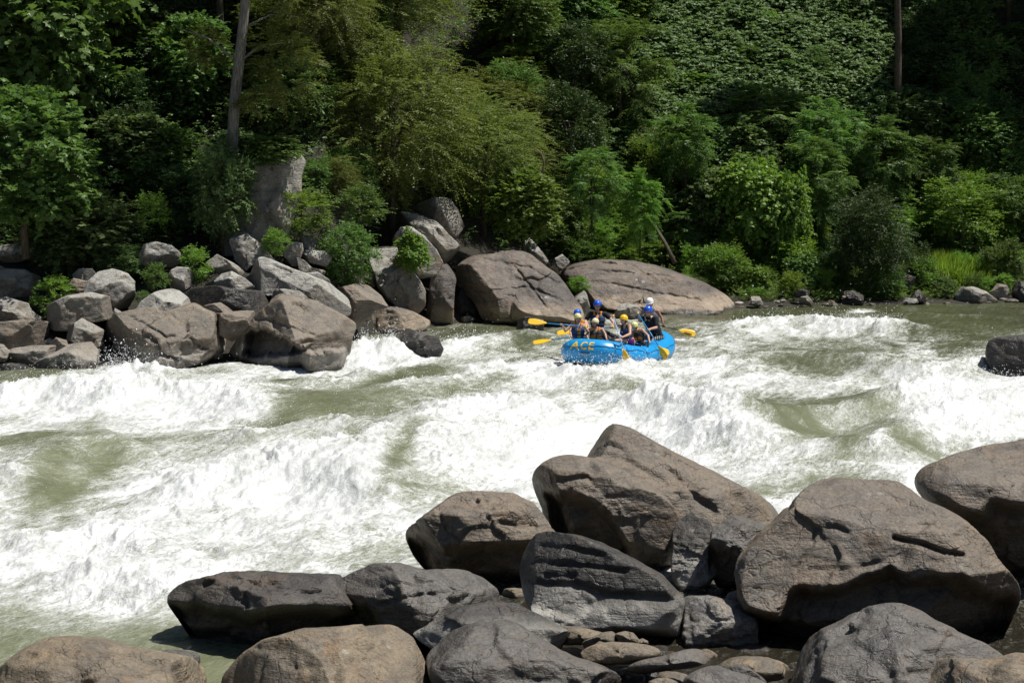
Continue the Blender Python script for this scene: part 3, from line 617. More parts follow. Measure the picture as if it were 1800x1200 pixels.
ROCK_N = [0]
def rock(name, frame, poly, mat, label, cat='rock', Y=None, D=None, kD=.85, p=2.7, lean=.3, ncut=5, cuts=(), lvl=5, amp=.05, sink=0., group=None, sm=2.2, seed=None, fine=1., fl=.70, under=.35, zs=-.1, plates=.035, npl=16, hard=.9, steps=(), grooves=(), grow=1.06):
    ROCK_N[0] += 1; sd = seed if seed is not None else ROCK_N[0]
    ox, oy, s = FR[frame]; rs = np.random.RandomState(sd * 7 + 3)
    px = np.array([(ox + x / s, oy + y / s) for x, y in poly])
    if frame in 'AB' and grow != 1: px = px.mean(0) + (px - px.mean(0)) * grow
    bot = px[:, 1].max(); cx = (px[:, 0].min() + px[:, 0].max()) / 2
    if Y is None: Y = hit(cx, bot - 3)[1]
    wpx = px[:, 0].max() - px[:, 0].min(); hpx = bot - px[:, 1].min()
    if D is None: D = kD * .5 * min(wpx, 2.2 * hpx) / FPX * Y
    Yc = Y + D * .55
    c, R = polar(px, sm=sm)
    ctr = W(c[0], c[1], Yc); dist = (ctr - CAM) @ FWD
    ey = (ctr - CAM) / np.linalg.norm(ctr - CAM); ex = np.cross(ey, [0, 0, 1]); ex /= np.linalg.norm(ex); ez = np.cross(ex, ey)
    R = R * dist / FPX
    d, F = ico(lvl); d = d.astype(float)
    # rotate ico so poles do not align
    rho = np.hypot(d[:, 0], d[:, 2]); th = np.arctan2(-d[:, 2], d[:, 0])          # pixel y is down
    nn = len(R); rr = np.interp((th + math.pi) / (2 * math.pi) * nn - .5, np.arange(-1, nn + 1), np.concatenate([R[-1:], R, R[:1]]))
    Lq = (rho ** p + np.abs(d[:, 1]) ** p) ** (1 / p); q = rho / Lq; yy = d[:, 1] / Lq
    x = rr * q * np.cos(th); z = -rr * q * np.sin(th); size = R.mean()
    z0 = zs * size; y = D * yy * (1 + .12 * np.sin(th * 2 + sd)) + lean * np.maximum(0, z - z0) + under * np.maximum(0, z0 - z)
    Pl = np.stack([x, y, z], 1)
    allc = list(cuts)
    for k in range(ncut):
        n = rs.normal(size=3); n[1] = -abs(n[1]) * 1.4 - .15; n[2] = n[2] * .8 + .25; n /= np.linalg.norm(n); allc.append((n[0], n[1], n[2], rs.uniform(fl, .90)))
    for a, b_, c_, f in allc:
        n = np.array([a, b_, c_], float); n /= np.linalg.norm(n); dd = Pl @ n; m = dd.max() * f; e = np.maximum(0, dd - m)
        Pl = Pl - n * (e * hard)[:, None]
    P = Pl @ np.stack([ex, ey, ez])
    nrm = P / (np.linalg.norm(P, axis=1)[:, None] + 1e-6)
    big = fbm(P / size * .9 + sd * 3.1, 3, seed=1); med = fbm(P / size * 2.6 + sd, 4, .55, seed=4)
    rid = fbm(P / size * np.array([1.2, 1.2, 3.2]) + sd * 1.7, 4, .5, seed=8, ridge=True)
    sm_ = fbm(P * 5 + sd, 3, .6, seed=6)
    front = np.clip(1 - .6 * (q > .93), .3, 1)
    dsp = size * (amp * 1.3 * big + amp * .75 * med - amp * .7 * np.clip(rid - .35, 0, 1) * 1.6) * front + .014 * fine * sm_ * min(1, size)
    # fractured plates with grooves between them
    wq = P / size + .28 * np.stack([fbm(P / size * 1.6 + sd + 7 * i_, 3, seed=11 + i_) for i_ in range(3)], 1)
    sq = rs.normal(size=(npl, 3)); sq = sq / np.linalg.norm(sq, axis=1)[:, None] * np.array([1.15, 1.1, .8]); sq = sq @ np.stack([ex, ey, ez])
    dd2 = np.linalg.norm(wq[:, None, :] - sq[None], axis=2); o_ = np.argsort(dd2, 1)[:, :2]; i0 = o_[:, 0]; gap = np.take_along_axis(dd2, o_[:, 1:2], 1)[:, 0] - dd2[np.arange(len(dd2)), i0]
    hv = rs.uniform(-1, 1, npl)[i0]; tl = rs.normal(size=(npl, 3))[i0]; pl_ = hv + .8 * np.einsum('ij,ij->i', tl, wq - sq[i0])
    grv = np.exp(-(gap / .035) ** 2) * np.clip(fbm(P / size * 1.1 + sd * 2.3, 2, seed=15) * 2 + .4, 0, 1)
    dsp = dsp + size * plates * (pl_ * sstep(0, .06, gap) * .8 - 1.1 * grv) * front
    P = P + nrm * dsp[:, None]
    # ledges and cracks where the photograph shows them
    if steps or grooves:
        wp = P + ctr - CAM; fz = wp @ FWD; ppx = 900 + FPX * wp[:, 0] / fz; ppy = 600 - FPX * (wp @ UPV) / fz
        fw = sstep(.1, -.25, d[:, 1]); wob = fbm(P * 3.2 + sd, 3, seed=33) * 9
        for pl, dep, wd in steps:
            pl = np.array(pl, float); ly = np.interp(ppx, pl[:, 0], pl[:, 1]) + wob
            tx = sstep(pl[0, 0] - 10, pl[0, 0] + 6, ppx) * sstep(pl[-1, 0] + 12, pl[-1, 0] - 4, ppx)
            P = P + ey[None] * (dep * fw * tx * sstep(0, wd, ppy - ly) - .05 * abs(dep) * fw * tx * np.exp(-((ppy - ly + 3) / 6) ** 2))[:, None]
        for pl, dep, wd in grooves:
            pl = np.array(pl, float); bd = np.full(len(P), 1e9)
            for a_, c_ in zip(pl[:-1], pl[1:]):
                dv = c_ - a_; t_ = np.clip(((ppx - a_[0]) * dv[0] + (ppy + wob * .5 - a_[1]) * dv[1]) / (dv @ dv), 0, 1)
                bd = np.minimum(bd, np.hypot(ppx - a_[0] - t_ * dv[0], ppy + wob * .5 - a_[1] - t_ * dv[1]))
            P = P + ey[None] * (dep * fw * np.exp(-(bd / wd) ** 2))[:, None]
    base = ctr + np.array([0, 0, P[:, 2].min()])
    o = link(name, fast_mesh(name, P + ctr - base, F, True, mats=[RM[mat]]), loc=base)
    tag(o, label, cat, group)
    return o

def build_rocks():
    # ---- foreground boulders
    def R(*a, **k):
        if k.get('lvl', 5) >= 6: k['ncut'] = k.get('ncut', 3) + 4; k.setdefault('fl', .60); k.setdefault('hard', .95); k.setdefault('plates', .05)
        return rock(*a, **k)
    R('boulder', 'F', [(1302, 1075), (1299, 1004), (1306, 982), (1336, 945), (1380, 893), (1405, 863), (1434, 841), (1467, 836), (1572, 835), (1592, 846), (1612, 862), (1662, 886), (1697, 906), (1729, 945), (1750, 985), (1785, 1022), (1787, 1042), (1765, 1100), (1745, 1150), (1640, 1175), (1480, 1180), (1380, 1175), (1335, 1150), (1313, 1110)], 'fg',
      'largest brown boulder at the right foreground, broad lit flat top above a black shadowed front', 'boulder', Y=20.6, D=1.5, p=3.4, lean=.75, ncut=0, cuts=[(.05, -.50, .86, .80), (-.62, -.62, .3, .84), (.35, -.9, -.28, .86)], lvl=7, amp=.04, sm=1.6, under=.75, zs=.02, steps=[([(1313, 1066), (1367, 1081), (1386, 1039), (1405, 1027), (1467, 1031), (1520, 1008), (1566, 993), (1593, 1010), (1651, 1006), (1689, 1003), (1735, 1033), (1790, 1042)], .55, 26)], grooves=[([(1572, 945), (1620, 955), (1660, 972), (1692, 976)], .11, 3.5), ([(1600, 922), (1650, 925), (1692, 914)], .04, 3), ([(1400, 1000), (1425, 965), (1434, 930), (1470, 925), (1490, 935)], .045, 3), ([(1420, 1000), (1500, 998), (1560, 985)], .03, 3)])
    R('boulder', 'F', [(1609, 858), (1622, 834), (1680, 802), (1740, 782), (1800, 770), (1880, 772), (1960, 830), (1970, 960), (1900, 1060), (1800, 1060), (1740, 1030), (1690, 960), (1640, 900)], 'fg',
      'dark brown boulder cut off by the right edge, behind the largest boulder', 'boulder', Y=23.6, D=1.4, p=3.2, lean=.5, under=.7, zs=.15, ncut=1, cuts=[(0, -.5, .85, .86)], lvl=6, amp=.05, steps=[([(1610, 868), (1660, 892), (1725, 897), (1745, 876), (1800, 882), (1960, 890)], .5, 24)], grooves=[([(1740, 800), (1745, 850), (1735, 890)], .06, 5)])
    R('boulder', 'F', [(1364, 1200), (1382, 1158), (1412, 1128), (1470, 1098), (1518, 1070), (1572, 1056), (1608, 1068), (1650, 1090), (1720, 1120), (1762, 1145), (1790, 1190), (1780, 1290), (1560, 1320), (1360, 1290)], 'fggrey',
      'wet grey-brown peaked boulder at the bottom edge, below the largest boulder', 'boulder', Y=18.0, D=.9, p=2.6, lean=.7, ncut=3, cuts=[(.2, -.6, .75, .84)], lvl=6, amp=.07, grooves=[([(1522, 1075), (1500, 1105), (1455, 1140)], .10, 9), ([(1560, 1075), (1600, 1100), (1680, 1120)], .05, 5)])
    R('boulder', 'F', [(1584, 1210), (1600, 1182), (1650, 1166), (1740, 1160), (1780, 1143), (1810, 1141), (1900, 1150), (1960, 1220), (1900, 1320), (1590, 1310)], 'fgtan',
      'low tan boulder in the bottom right corner of the photo', 'boulder', Y=16.9, D=.7, p=3, lean=.8, ncut=2, lvl=6, amp=.06)
    R('boulder', 'F', [(980, 815), (995, 778), (1030, 747), (1065, 740), (1100, 748), (1140, 770), (1200, 803), (1260, 830), (1310, 855), (1350, 875), (1383, 893), (1385, 940), (1350, 990), (1290, 1010), (1200, 1010), (1100, 960), (1010, 880)], 'fg',
      'tall brown boulder with peaked left top and long right slope, farthest of the foreground group', 'boulder', Y=25.4, D=1.35, p=2.7, lean=.6, ncut=3, cuts=[(.3, -.5, .8, .83)], lvl=6, amp=.05, grooves=[([(1060, 775), (1090, 790)], .08, 6), ([(1180, 830), (1230, 880), (1260, 900)], .08, 7), ([(1020, 790), (1100, 810), (1170, 850)], .06, 6)])
    R('boulder', 'F', [(929, 845), (940, 822), (965, 804), (1000, 799), (1060, 808), (1110, 828), (1150, 856), (1180, 884), (1196, 908), (1196, 950), (1186, 990), (1150, 1010), (1060, 1000), (990, 965), (952, 915)], 'fg',
      'rounded light brown boulder leaning on the front of the tall peaked boulder', 'boulder', Y=24.2, D=.9, p=3.0, lean=.55, under=.7, zs=.12, ncut=1, cuts=[(-.1, -.55, .8, .84), (.1, -.8, -.55, .82)], lvl=6, amp=.04, steps=[([(932, 850), (956, 858), (1020, 866), (1060, 888), (1085, 915), (1102, 955), (1108, 985)], .5, 26)], grooves=[([(985, 845), (1010, 842), (1035, 838)], .07, 4)])
    R('boulder', 'F', [(712, 944), (720, 925), (760, 893), (800, 868), (850, 863), (900, 866), (940, 884), (958, 908), (976, 938), (985, 990), (950, 1040), (880, 1045), (790, 1025), (742, 1000), (724, 970)], 'fg',
      'flat-topped brown boulder at the left end of the middle group, beside white water', 'boulder', Y=23.4, D=.95, p=3.2, lean=.5, under=.75, zs=.15, ncut=1, cuts=[(.05, -.45, .88, .82), (-.75, -.6, -.2, .8)], lvl=6, amp=.045, steps=[([(715, 938), (745, 940), (780, 957), (860, 952), (910, 946), (975, 955)], .5, 24)], grooves=[([(800, 882), (830, 888), (852, 882)], .09, 7), ([(880, 920), (905, 925), (940, 925)], .06, 5)])
    R('boulder', 'F', [(906, 1000), (918, 960), (932, 940), (955, 935), (1010, 940), (1060, 955), (1120, 985), (1165, 1010), (1190, 1038), (1202, 1052), (1196, 1090), (1180, 1140), (1130, 1150), (1030, 1135), (950, 1095), (920, 1050)], 'lime',
      'black layered boulder with a chalky white foot, below the rounded light brown boulder', 'boulder', Y=21.2, D=.75, p=3.6, lean=.25, ncut=2, cuts=[(0, -1, .15, .8)], lvl=6, amp=.05, sm=1.6, grooves=[([(935, 955), (1000, 962), (1060, 975)], .05, 4), ([(915, 985), (1000, 992), (1100, 1003)], .06, 4), ([(918, 1020), (1000, 1028), (1080, 1046), (1180, 1052)], .08, 5), ([(960, 1010), (1010, 1012)], .05, 4)], steps=[([(930, 1062), (1000, 1075), (1080, 1052), (1190, 1060)], -.10, 16)])
    R('boulder', 'F', [(1243, 968), (1250, 930), (1280, 908), (1310, 899), (1340, 914), (1354, 938), (1345, 985), (1310, 1035), (1262, 1035), (1245, 1000)], 'fggrey',
      'small round pitted boulder wedged left of the largest boulder', 'boulder', Y=23.0, D=.5, p=2.6, lean=.4, under=.7, zs=.1, ncut=2, cuts=[(-.5, -.8, -.2, .7)], lvl=6, amp=.06, steps=[([(1246, 950), (1276, 960), (1300, 978), (1345, 985)], .35, 20)])
    R('boulder', 'F', [(1182, 930), (1205, 902), (1245, 912), (1262, 950), (1262, 1010), (1220, 1060), (1190, 1050), (1178, 1000)], 'lime',
      'narrow dark wet rock streaked white, between the rounded boulder and the small pitted one', 'boulder', Y=23.6, D=.5, ncut=4, lvl=6, amp=.09)
    R('boulder', 'F', [(290, 1045), (312, 1021), (385, 1005), (450, 1002), (540, 1009), (600, 1016), (640, 1050), (610, 1120), (540, 1180), (430, 1200), (368, 1175), (335, 1110)], 'fgdark',
      'rough dark brown boulder undercut on its left, nearest boulder to the calm green water', 'boulder', Y=20.6, D=.85, p=3, lean=.5, under=.8, zs=.2, ncut=-2, cuts=[(0, -.4, .9, .85)], lvl=6, amp=.11, steps=[([(300, 1056), (354, 1058), (445, 1080), (470, 1066), (560, 1064), (620, 1070)], .45, 24)], grooves=[([(360, 1030), (400, 1015), (440, 1022), (470, 1040)], .08, 6), ([(470, 1020), (500, 1045), (560, 1040)], .08, 6)])
    R('boulder', 'F', [(549, 1075), (560, 1045), (600, 1012), (655, 988), (700, 988), (750, 1002), (810, 1001), (850, 1014), (892, 1050), (900, 1090), (850, 1120), (720, 1130), (600, 1130), (555, 1110)], 'fggrey',
      'smooth slate grey boulder with a low pointed crest, right of the rough undercut boulder', 'boulder', Y=20.6, D=.8, p=2.7, lean=.5, ncut=4, cuts=[(.1, -.6, .75, .83), (-.3, -.95, .0, .8)], lvl=6, amp=.07, steps=[([(552, 1060), (600, 1070), (618, 1063), (648, 1064), (664, 1092)], .35, 18)], grooves=[([(670, 1060), (740, 1045), (790, 1040)], .06, 5), ([(800, 1060), (850, 1030)], .05, 5)])
    R('boulder', 'F', [(714, 1105), (750, 1084), (800, 1068), (860, 1054), (910, 1059), (960, 1084), (1010, 1115), (1028, 1142), (1010, 1170), (900, 1180), (770, 1150)], 'lime',
      'curved dark ridge of rock with a white weathered right end', 'boulder', Y=19.9, D=.45, p=2.4, lean=.4, ncut=3, lvl=6, amp=.06)
    R('boulder', 'F', [(384, 1182), (420, 1148), (460, 1120), (530, 1103), (620, 1101), (700, 1097), (730, 1118), (752, 1150), (780, 1205), (800, 1290), (600, 1320), (390, 1300)], 'fgtan',
      'broad sandy brown boulder with a flat top at the bottom edge, left of centre', 'boulder', Y=17.9, D=.75, p=3.6, lean=.5, ncut=1, cuts=[(.05, -.6, .8, .84), (-.8, -.5, .3, .84)], lvl=6, amp=.035, sm=1.6)
    R('boulder', 'F', [(744, 1142), (780, 1110), (820, 1094), (880, 1087), (910, 1094), (940, 1114), (1000, 1148), (1060, 1170), (1104, 1195), (1120, 1290), (950, 1320), (780, 1280), (755, 1190)], 'fggrey',
      'smooth dark boulder with a brown crown at the bottom edge, right of the sandy boulder', 'boulder', Y=18.2, D=.75, p=2.5, lean=.65, ncut=3, lvl=6, amp=.08)
    R('boulder', 'F', [(-90, 1215), (0, 1163), (40, 1134), (90, 1112), (130, 1109), (180, 1115), (240, 1138), (310, 1160), (360, 1175), (400, 1190), (430, 1215), (420, 1310), (150, 1340), (-80, 1310)], 'fgtan',
      'mottled brown boulder in the bottom left corner, patched with pale lichen', 'boulder', Y=17.4, D=.9, p=2.7, lean=.8, ncut=3, lvl=6, amp=.06)
    R('boulder', 'F', [(1174, 1122), (1184, 1080), (1198, 1050), (1250, 1046), (1300, 1056), (1330, 1085), (1335, 1150), (1260, 1158), (1195, 1150)], 'limy',
      'crusty pale rock glistening wet, left of the foot of the largest boulder', 'boulder', Y=20.9, D=.45, p=3, lean=.7, ncut=2, lvl=6, amp=.09, fine=2)
    # pebbles and cobbles in the little channel
    st = 'stones in the shallow channel'
    R('stone', 'K', [(-60, 90), (60, 92), (180, 115), (300, 150), (320, 200), (150, 240), (-60, 240)], 'fgtan', 'smooth orange-tan slab lying at the foot of the black layered boulder', 'stone', Y=20.3, lean=.9, ncut=1, lvl=5, group=st)
    R('stone', 'K', [(95, 225), (170, 185), (260, 140), (340, 128), (375, 150), (365, 220), (250, 240), (130, 275)], 'fgtan', 'small tan stone with a dark shaded left end, under the black layered boulder', 'stone', Y=19.9, lean=.5, ncut=2, lvl=5, group=st)
    R('stone', 'K', [(365, 150), (440, 128), (510, 140), (555, 190), (570, 240), (480, 250), (390, 220)], 'fgtan', 'cream and pink striped stone, the palest of the small channel stones', 'stone', Y=19.85, lean=.5, ncut=2, lvl=5, group=st)
    R('stone', 'K', [(540, 200), (580, 184), (625, 205), (630, 230), (570, 245)], 'fgtan', 'tiny orange pebble touching the cream striped stone', 'stone', Y=19.85, lean=.5, ncut=1, lvl=4, group=st)
    R('stone', 'K', [(195, 240), (240, 208), (290, 220), (300, 250), (220, 265)], 'fgtan', 'tiny golden pebble in front of the small tan stone', 'stone', Y=19.6, lean=.5, ncut=1, lvl=4, group=st)
    R('stone', 'K', [(80, 300), (190, 240), (330, 215), (500, 218), (620, 235), (720, 265), (740, 300), (640, 350), (480, 390), (300, 400), (120, 370)], 'fgtan', 'long flat tan stone with a white crusted right end', 'stone', Y=19.2, lean=1.0, ncut=2, lvl=5, group=st)
    R('stone', 'K', [(440, 430), (560, 370), (760, 320), (900, 275), (1000, 262), (1080, 275), (1105, 330), (1100, 370), (980, 410), (800, 440), (600, 470), (480, 465)], 'fggrey', 'long flat grey stone with a pale edge standing just out of the channel water', 'stone', Y=18.9, lean=.9, ncut=2, lvl=5, group=st)
    R('stone', 'K', [(1170, 405), (1280, 350), (1400, 328), (1520, 325), (1640, 350), (1720, 400), (1700, 500), (1500, 540), (1250, 500)], 'fgtan', 'domed yellowish stone left of the wet peaked boulder', 'stone', Y=18.7, lean=.8, ncut=2, lvl=5, group=st)
    R('stone', 'K', [(900, 520), (1000, 450), (1100, 410), (1180, 402), (1300, 440), (1450, 480), (1600, 540), (1560, 640), (900, 640)], 'fggrey', 'low grey stone at the bottom edge in front of the domed yellowish stone', 'stone', Y=18.0, lean=.8, ncut=2, lvl=5, group=st)
    R('stone', 'K', [(1260, 420), (1320, 392), (1390, 395), (1450, 430), (1530, 490), (1580, 540), (1440, 520), (1330, 470)], 'fggrey', 'purplish grey cobble resting against the domed yellowish stone', 'stone', Y=18.3, lean=.6, ncut=2, lvl=5, group=st)
    R('stone', 'K', [(620, 535), (700, 500), (780, 497), (860, 525), (880, 590), (620, 600)], 'fgtan', 'small buff stone cut by the bottom edge beside trickling water', 'stone', Y=18.1, lean=.6, ncut=2, lvl=5, group=st)
    R('stone', 'F', [(1272, 1056), (1280, 1042), (1298, 1035), (1312, 1045), (1310, 1066), (1285, 1068)], 'fggrey', 'fist-sized dark round stone perched on the crusty pale rock', 'stone', Y=21.6, lean=.4, ncut=1, lvl=4, group=st)
    R('stone', 'F', [(268, 1145), (290, 1140), (320, 1142), (350, 1150), (352, 1170), (300, 1178), (270, 1165)], 'fggrey', 'low wet stone lapped by green water beside the bottom left boulder', 'stone', Y=19.3, lean=.6, ncut=1, lvl=4, group=st)
    rs = np.random.RandomState(14); src = []
    for k, (gx, gy) in enumerate([(905, 1050), (1215, 1045), (700, 1135), (540, 1150), (380, 1190), (1255, 1030), (1340, 1165), (1130, 1150), (1010, 1175), (1060, 1185), (1180, 1195), (1290, 1175), (1330, 1190), (1115, 1195), (1240, 1150), (1270, 1145), (930, 1090), (870, 1060), (1210, 1030), (1235, 1060), (1300, 1120), (1320, 1140), (1355, 1180), (740, 1170), (360, 1185), (1150, 1140), (1185, 1150), (780, 1190), (560, 1140), (1000, 1130), (1170, 1165), (1090, 1140)]):
        r_ = ray(gx, gy); Yg = r_[1] * CAMZ / -r_[2]
        if k < 4:
            a_ = np.linspace(0, 2 * math.pi, 9)[:-1]; po = [(gx + math.cos(t_) * 26 * rs.uniform(.7, 1.1), gy - 6 + math.sin(t_) * 17 * rs.uniform(.7, 1.1)) for t_ in a_]
            src.append(R('stone', 'F', po, ('fgtan', 'fggrey', 'fgtan', 'limy')[k], 'wet cobble wedged in a gap between the foreground boulders', 'stone', Y=Yg, lean=.3, ncut=3, lvl=4, group='cobbles wedged between the foreground boulders'))
        else:
            o = src[k % 4].copy(); C.objects.link(o); o.location = (r_[0] * Yg / r_[1], Yg, -.14); q_ = rs.uniform(.55, 1.5); o.scale = (q_, q_, q_ * rs.uniform(.6, .9)); o.rotation_euler = (0, 0, rs.uniform(0, 6))
    R('boulder', 'F', [(1733, 627), (1737, 602), (1750, 594), (1800, 588), (1850, 592), (1880, 640), (1870, 670), (1790, 672), (1745, 662)], 'dark',
      'black wet boulder in the rapids at the right edge, splashed with white', 'boulder', Y=48.6, D=.9, p=3.3, lean=.15, ncut=4, lvl=5, amp=.06)

    # ---- left half of the far bank
    lb = 'boulders piled on the far left bank'; rb = 'rocks along the far right shore'
    def Q(fr, po, mat, lab, **k):
        if fr == 'D' and k.get('lvl', 4) < 5: k['plates'] = .07
        if k.get('cat') != 'slab': k['ncut'] = k.get('ncut', 3) + 5; k.setdefault('sm', .9); k.setdefault('fl', .55); k['p'] = max(4.6, k.get('p', 4.6)); k.setdefault('amp', .055); k.setdefault('plates', .06); k.setdefault('hard', 1.); k['lvl'] = max(5, k.get('lvl', 5))
        return rock(k.pop('name', 'rock'), fr, po, mat, lab, k.pop('cat', 'rock'), group=k.pop('group', lb), **k)
    Q('A', [(640, 870), (668, 800), (760, 750), (930, 715), (1020, 735), (1200, 690), (1330, 760), (1400, 850), (1450, 930), (1432, 985), (1390, 1110), (1250, 1130), (1000, 1130), (860, 1120), (800, 1010), (720, 925)], 'brown', 'wide flat-faced brown slab at the far left waterline, crossed by a crack', Y=50.2, D=1.9, p=4, lean=.75, ncut=1, cuts=[(.1, -.75, .62, .72), (-.75, -.6, -.3, .72)], lvl=6, amp=.03, sm=1.5, steps=[([(178, 588), (205, 596), (221, 604), (240, 626)], .8, 10), ([(225, 622), (300, 624), (400, 618)], -.10, 8)], grooves=[([(227, 555), (255, 570), (275, 581), (292, 592), (306, 592)], .11, 2), ([(335, 595), (357, 612), (385, 617)], .15, 2)])
    Q('A', [(830, 760), (880, 670), (960, 615), (1080, 583), (1125, 600), (1180, 670), (1230, 740), (1020, 800)], 'pale', 'pale pointed rock rising behind the wide cracked slab', Y=52.2, ncut=4, lvl=5, lean=.7)
    Q('A', [(530, 620), (560, 540), (620, 490), (700, 470), (790, 503), (828, 550), (828, 640), (790, 700), (700, 720), (600, 690)], 'pale', 'pale grey square-shouldered boulder with a flat top behind the tilted brown block', Y=53.2, p=3.4, ncut=3, lvl=5, lean=.35)
    Q('A', [(260, 730), (300, 690), (420, 640), (560, 618), (680, 648), (718, 700), (700, 775), (560, 800), (420, 850), (340, 840), (285, 800)], 'grey', 'tilted grey-brown block with a dark sliced right end, below the square-shouldered boulder', Y=52.0, p=3.6, ncut=2, cuts=[(.8, -.55, -.1, .82)], lvl=5, lean=.4)
    Q('A', [(378, 870), (440, 820), (510, 778), (570, 808), (640, 850), (630, 945), (560, 960), (430, 930)], 'grey', 'small wedge of rock tucked under the tilted block', Y=51.2, ncut=5, lvl=5)
    Q('A', [(-70, 805), (0, 798), (150, 788), (290, 803), (302, 850), (292, 950), (200, 970), (0, 960), (-70, 960)], 'brown', 'layered ledge at the left edge with shadowed gaps below its lip', Y=51.3, p=4, ncut=3, lvl=5, amp=.07)
    Q('A', [(-70, 660), (50, 648), (170, 688), (200, 740), (265, 790), (200, 820), (0, 820), (-70, 810)], 'grey', 'blotched boulder at the left edge above the layered ledge', Y=52.5, ncut=4, lvl=5)
    Q('A', [(-90, 480), (0, 463), (150, 478), (240, 520), (255, 600), (205, 665), (0, 670), (-90, 670)], 'grey', 'dark block at the left edge under the overhanging leaves', Y=54.5, p=4, ncut=3, lvl=5)
    Q('A', [(40, 1000), (90, 960), (200, 943), (330, 945), (430, 960), (420, 1020), (300, 1060), (100, 1070)], 'brown', 'flat tan-topped ledge near the water at far left', Y=50.6, ncut=2, lvl=5, lean=.8)
    Q('A', [(208, 1060), (260, 1030), (340, 990), (430, 935), (560, 928), (620, 1000), (632, 1060), (560, 1110), (400, 1125), (225, 1125)], 'brown', 'low brown rock at the waterline left of the wide cracked slab', Y=50.0, ncut=4, lvl=5, lean=.6)
    Q('A', [(-60, 930), (20, 938), (52, 980), (35, 1040), (-60, 1060)], 'brown', 'rounded stone at the left edge beside the flat tan ledge', Y=50.4, ncut=1, lvl=4)
    Q('A', [(-60, 1075), (60, 1050), (150, 1060), (190, 1095), (150, 1130), (-60, 1130)], 'dark', 'low wet grey rock at the waterline in the far left corner', Y=49.7, ncut=1, lvl=4, lean=.6)
    Q('A', [(448, 495), (480, 465), (570, 468), (592, 500), (560, 550), (470, 540)], 'pale', 'small pale block left of the square-shouldered boulder', Y=54.6, ncut=3, lvl=4)
    Q('A', [(425, 570), (460, 528), (540, 548), (560, 600), (480, 660), (435, 630)], 'brown', 'reddish brown rock under the small pale block', Y=54.0, ncut=3, lvl=4)
    Q('A', [(868, 385), (900, 320), (970, 303), (1060, 323), (1112, 370), (1112, 425), (1060, 458), (960, 450), (880, 440)], 'pale', 'knobbly grey rock at the top of the far left pile among bushes', Y=55.6, ncut=4, lvl=5, amp=.09)
    Q('A', [(1035, 520), (1060, 480), (1100, 458), (1170, 463), (1198, 510), (1175, 590), (1120, 620), (1055, 580)], 'pale', 'smooth whitish rock beside a round bush above the wide cracked slab', Y=54.2, ncut=2, lvl=4)
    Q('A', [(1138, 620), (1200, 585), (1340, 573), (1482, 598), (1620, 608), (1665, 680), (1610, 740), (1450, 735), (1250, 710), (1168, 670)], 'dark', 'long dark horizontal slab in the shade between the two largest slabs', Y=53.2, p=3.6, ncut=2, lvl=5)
    Q('B', [(-130, 430), (-60, 380), (0, 415), (60, 450), (102, 490), (80, 515), (-40, 510)], 'grey', 'flat grey rock below and left of the upright grey boulder by the tree base', Y=55.3, ncut=3, lvl=4, lean=.6)
    Q('B', [(-80, 545), (-30, 500), (30, 485), (110, 530), (165, 580), (130, 610), (-20, 605)], 'pale', 'pale sloping rock resting on the long dark slab', Y=54.2, ncut=3, lvl=4, lean=.6)
    Q('A', [(1235, 710), (1300, 690), (1370, 678), (1440, 728), (1480, 800), (1400, 850), (1270, 800)], 'brown', 'reddish rock peeping over the right shoulder of the wide cracked slab', Y=51.6, ncut=3, lvl=5)
    Q('A', [(-90, 345), (50, 320), (200, 308), (282, 360), (262, 415), (0, 430), (-90, 420)], 'grey', 'shaded ledge under the leafy tree at the left edge', Y=57.0, ncut=3, lvl=5)
    Q('A', [(310, 935), (350, 893), (412, 912), (424, 955), (350, 975)], 'brown', 'brown cobble beside the wedge of rock', Y=51.0, ncut=2, lvl=4)
    Q('A', [(695, 760), (715, 712), (770, 745), (760, 790)], 'grey', 'dark chip of rock wedged between the tilted block and the wide slab', Y=51.6, ncut=2, lvl=4)
    Q('B', [(-40, 1080), (10, 990), (60, 920), (110, 830), (200, 738), (330, 638), (420, 648), (560, 690), (700, 770), (775, 820), (745, 900), (745, 1000), (725, 1080), (560, 1110), (300, 1110), (0, 1120)], 'brown', 'great sloping brown slab with a black triangular face, right of the wide cracked slab', Y=50.0, D=2.0, p=3.6, lean=.7, ncut=0, cuts=[(.25, -.62, .74, .70), (-.72, -.62, -.3, .66), (.7, -.6, .3, .8)], lvl=6, amp=.035, sm=1.5, steps=[([(418, 600), (440, 576), (470, 580), (500, 594), (530, 612)], 1.4, 8), ([(400, 621), (470, 623), (540, 617), (600, 612)], -1.1, 6)], grooves=[([(450, 560), (500, 570), (550, 590)], .12, 2.5), ([(515, 533), (540, 545)], .08, 2)])
    Q('B', [(128, 545), (190, 428), (216, 398), (280, 418), (400, 468), (500, 508), (620, 558), (742, 660), (745, 745), (700, 765), (600, 690), (450, 640), (330, 620), (230, 620), (150, 580)], 'pale', 'long pale diagonal slab slanting down to the right above the great sloping slab', Y=55.0, D=1.3, p=3.6, lean=.6, ncut=2, lvl=6, amp=.04, sm=1.4)
    Q('B', [(15, 292), (60, 240), (100, 236), (200, 308), (290, 368), (328, 422), (230, 420), (160, 445), (112, 480), (50, 405)], 'pale', 'upright pale grey boulder leaning left at the foot of the tall bare trunk', Y=57.0, p=3.2, ncut=3, cuts=[(.4, -.4, .8, .8)], lvl=5, lean=.5)
    Q('B', [(338, 370), (390, 303), (462, 310), (467, 355), (430, 450), (400, 450)], 'pale', 'small bright rock just right of the upright pale boulder', Y=57.6, ncut=4, lvl=4)
    Q('B', [(425, 305), (480, 252), (532, 258), (568, 330), (545, 360), (470, 360)], 'grey', 'small angular rock below the yellow-green shrub', Y=58.6, ncut=4, lvl=4)
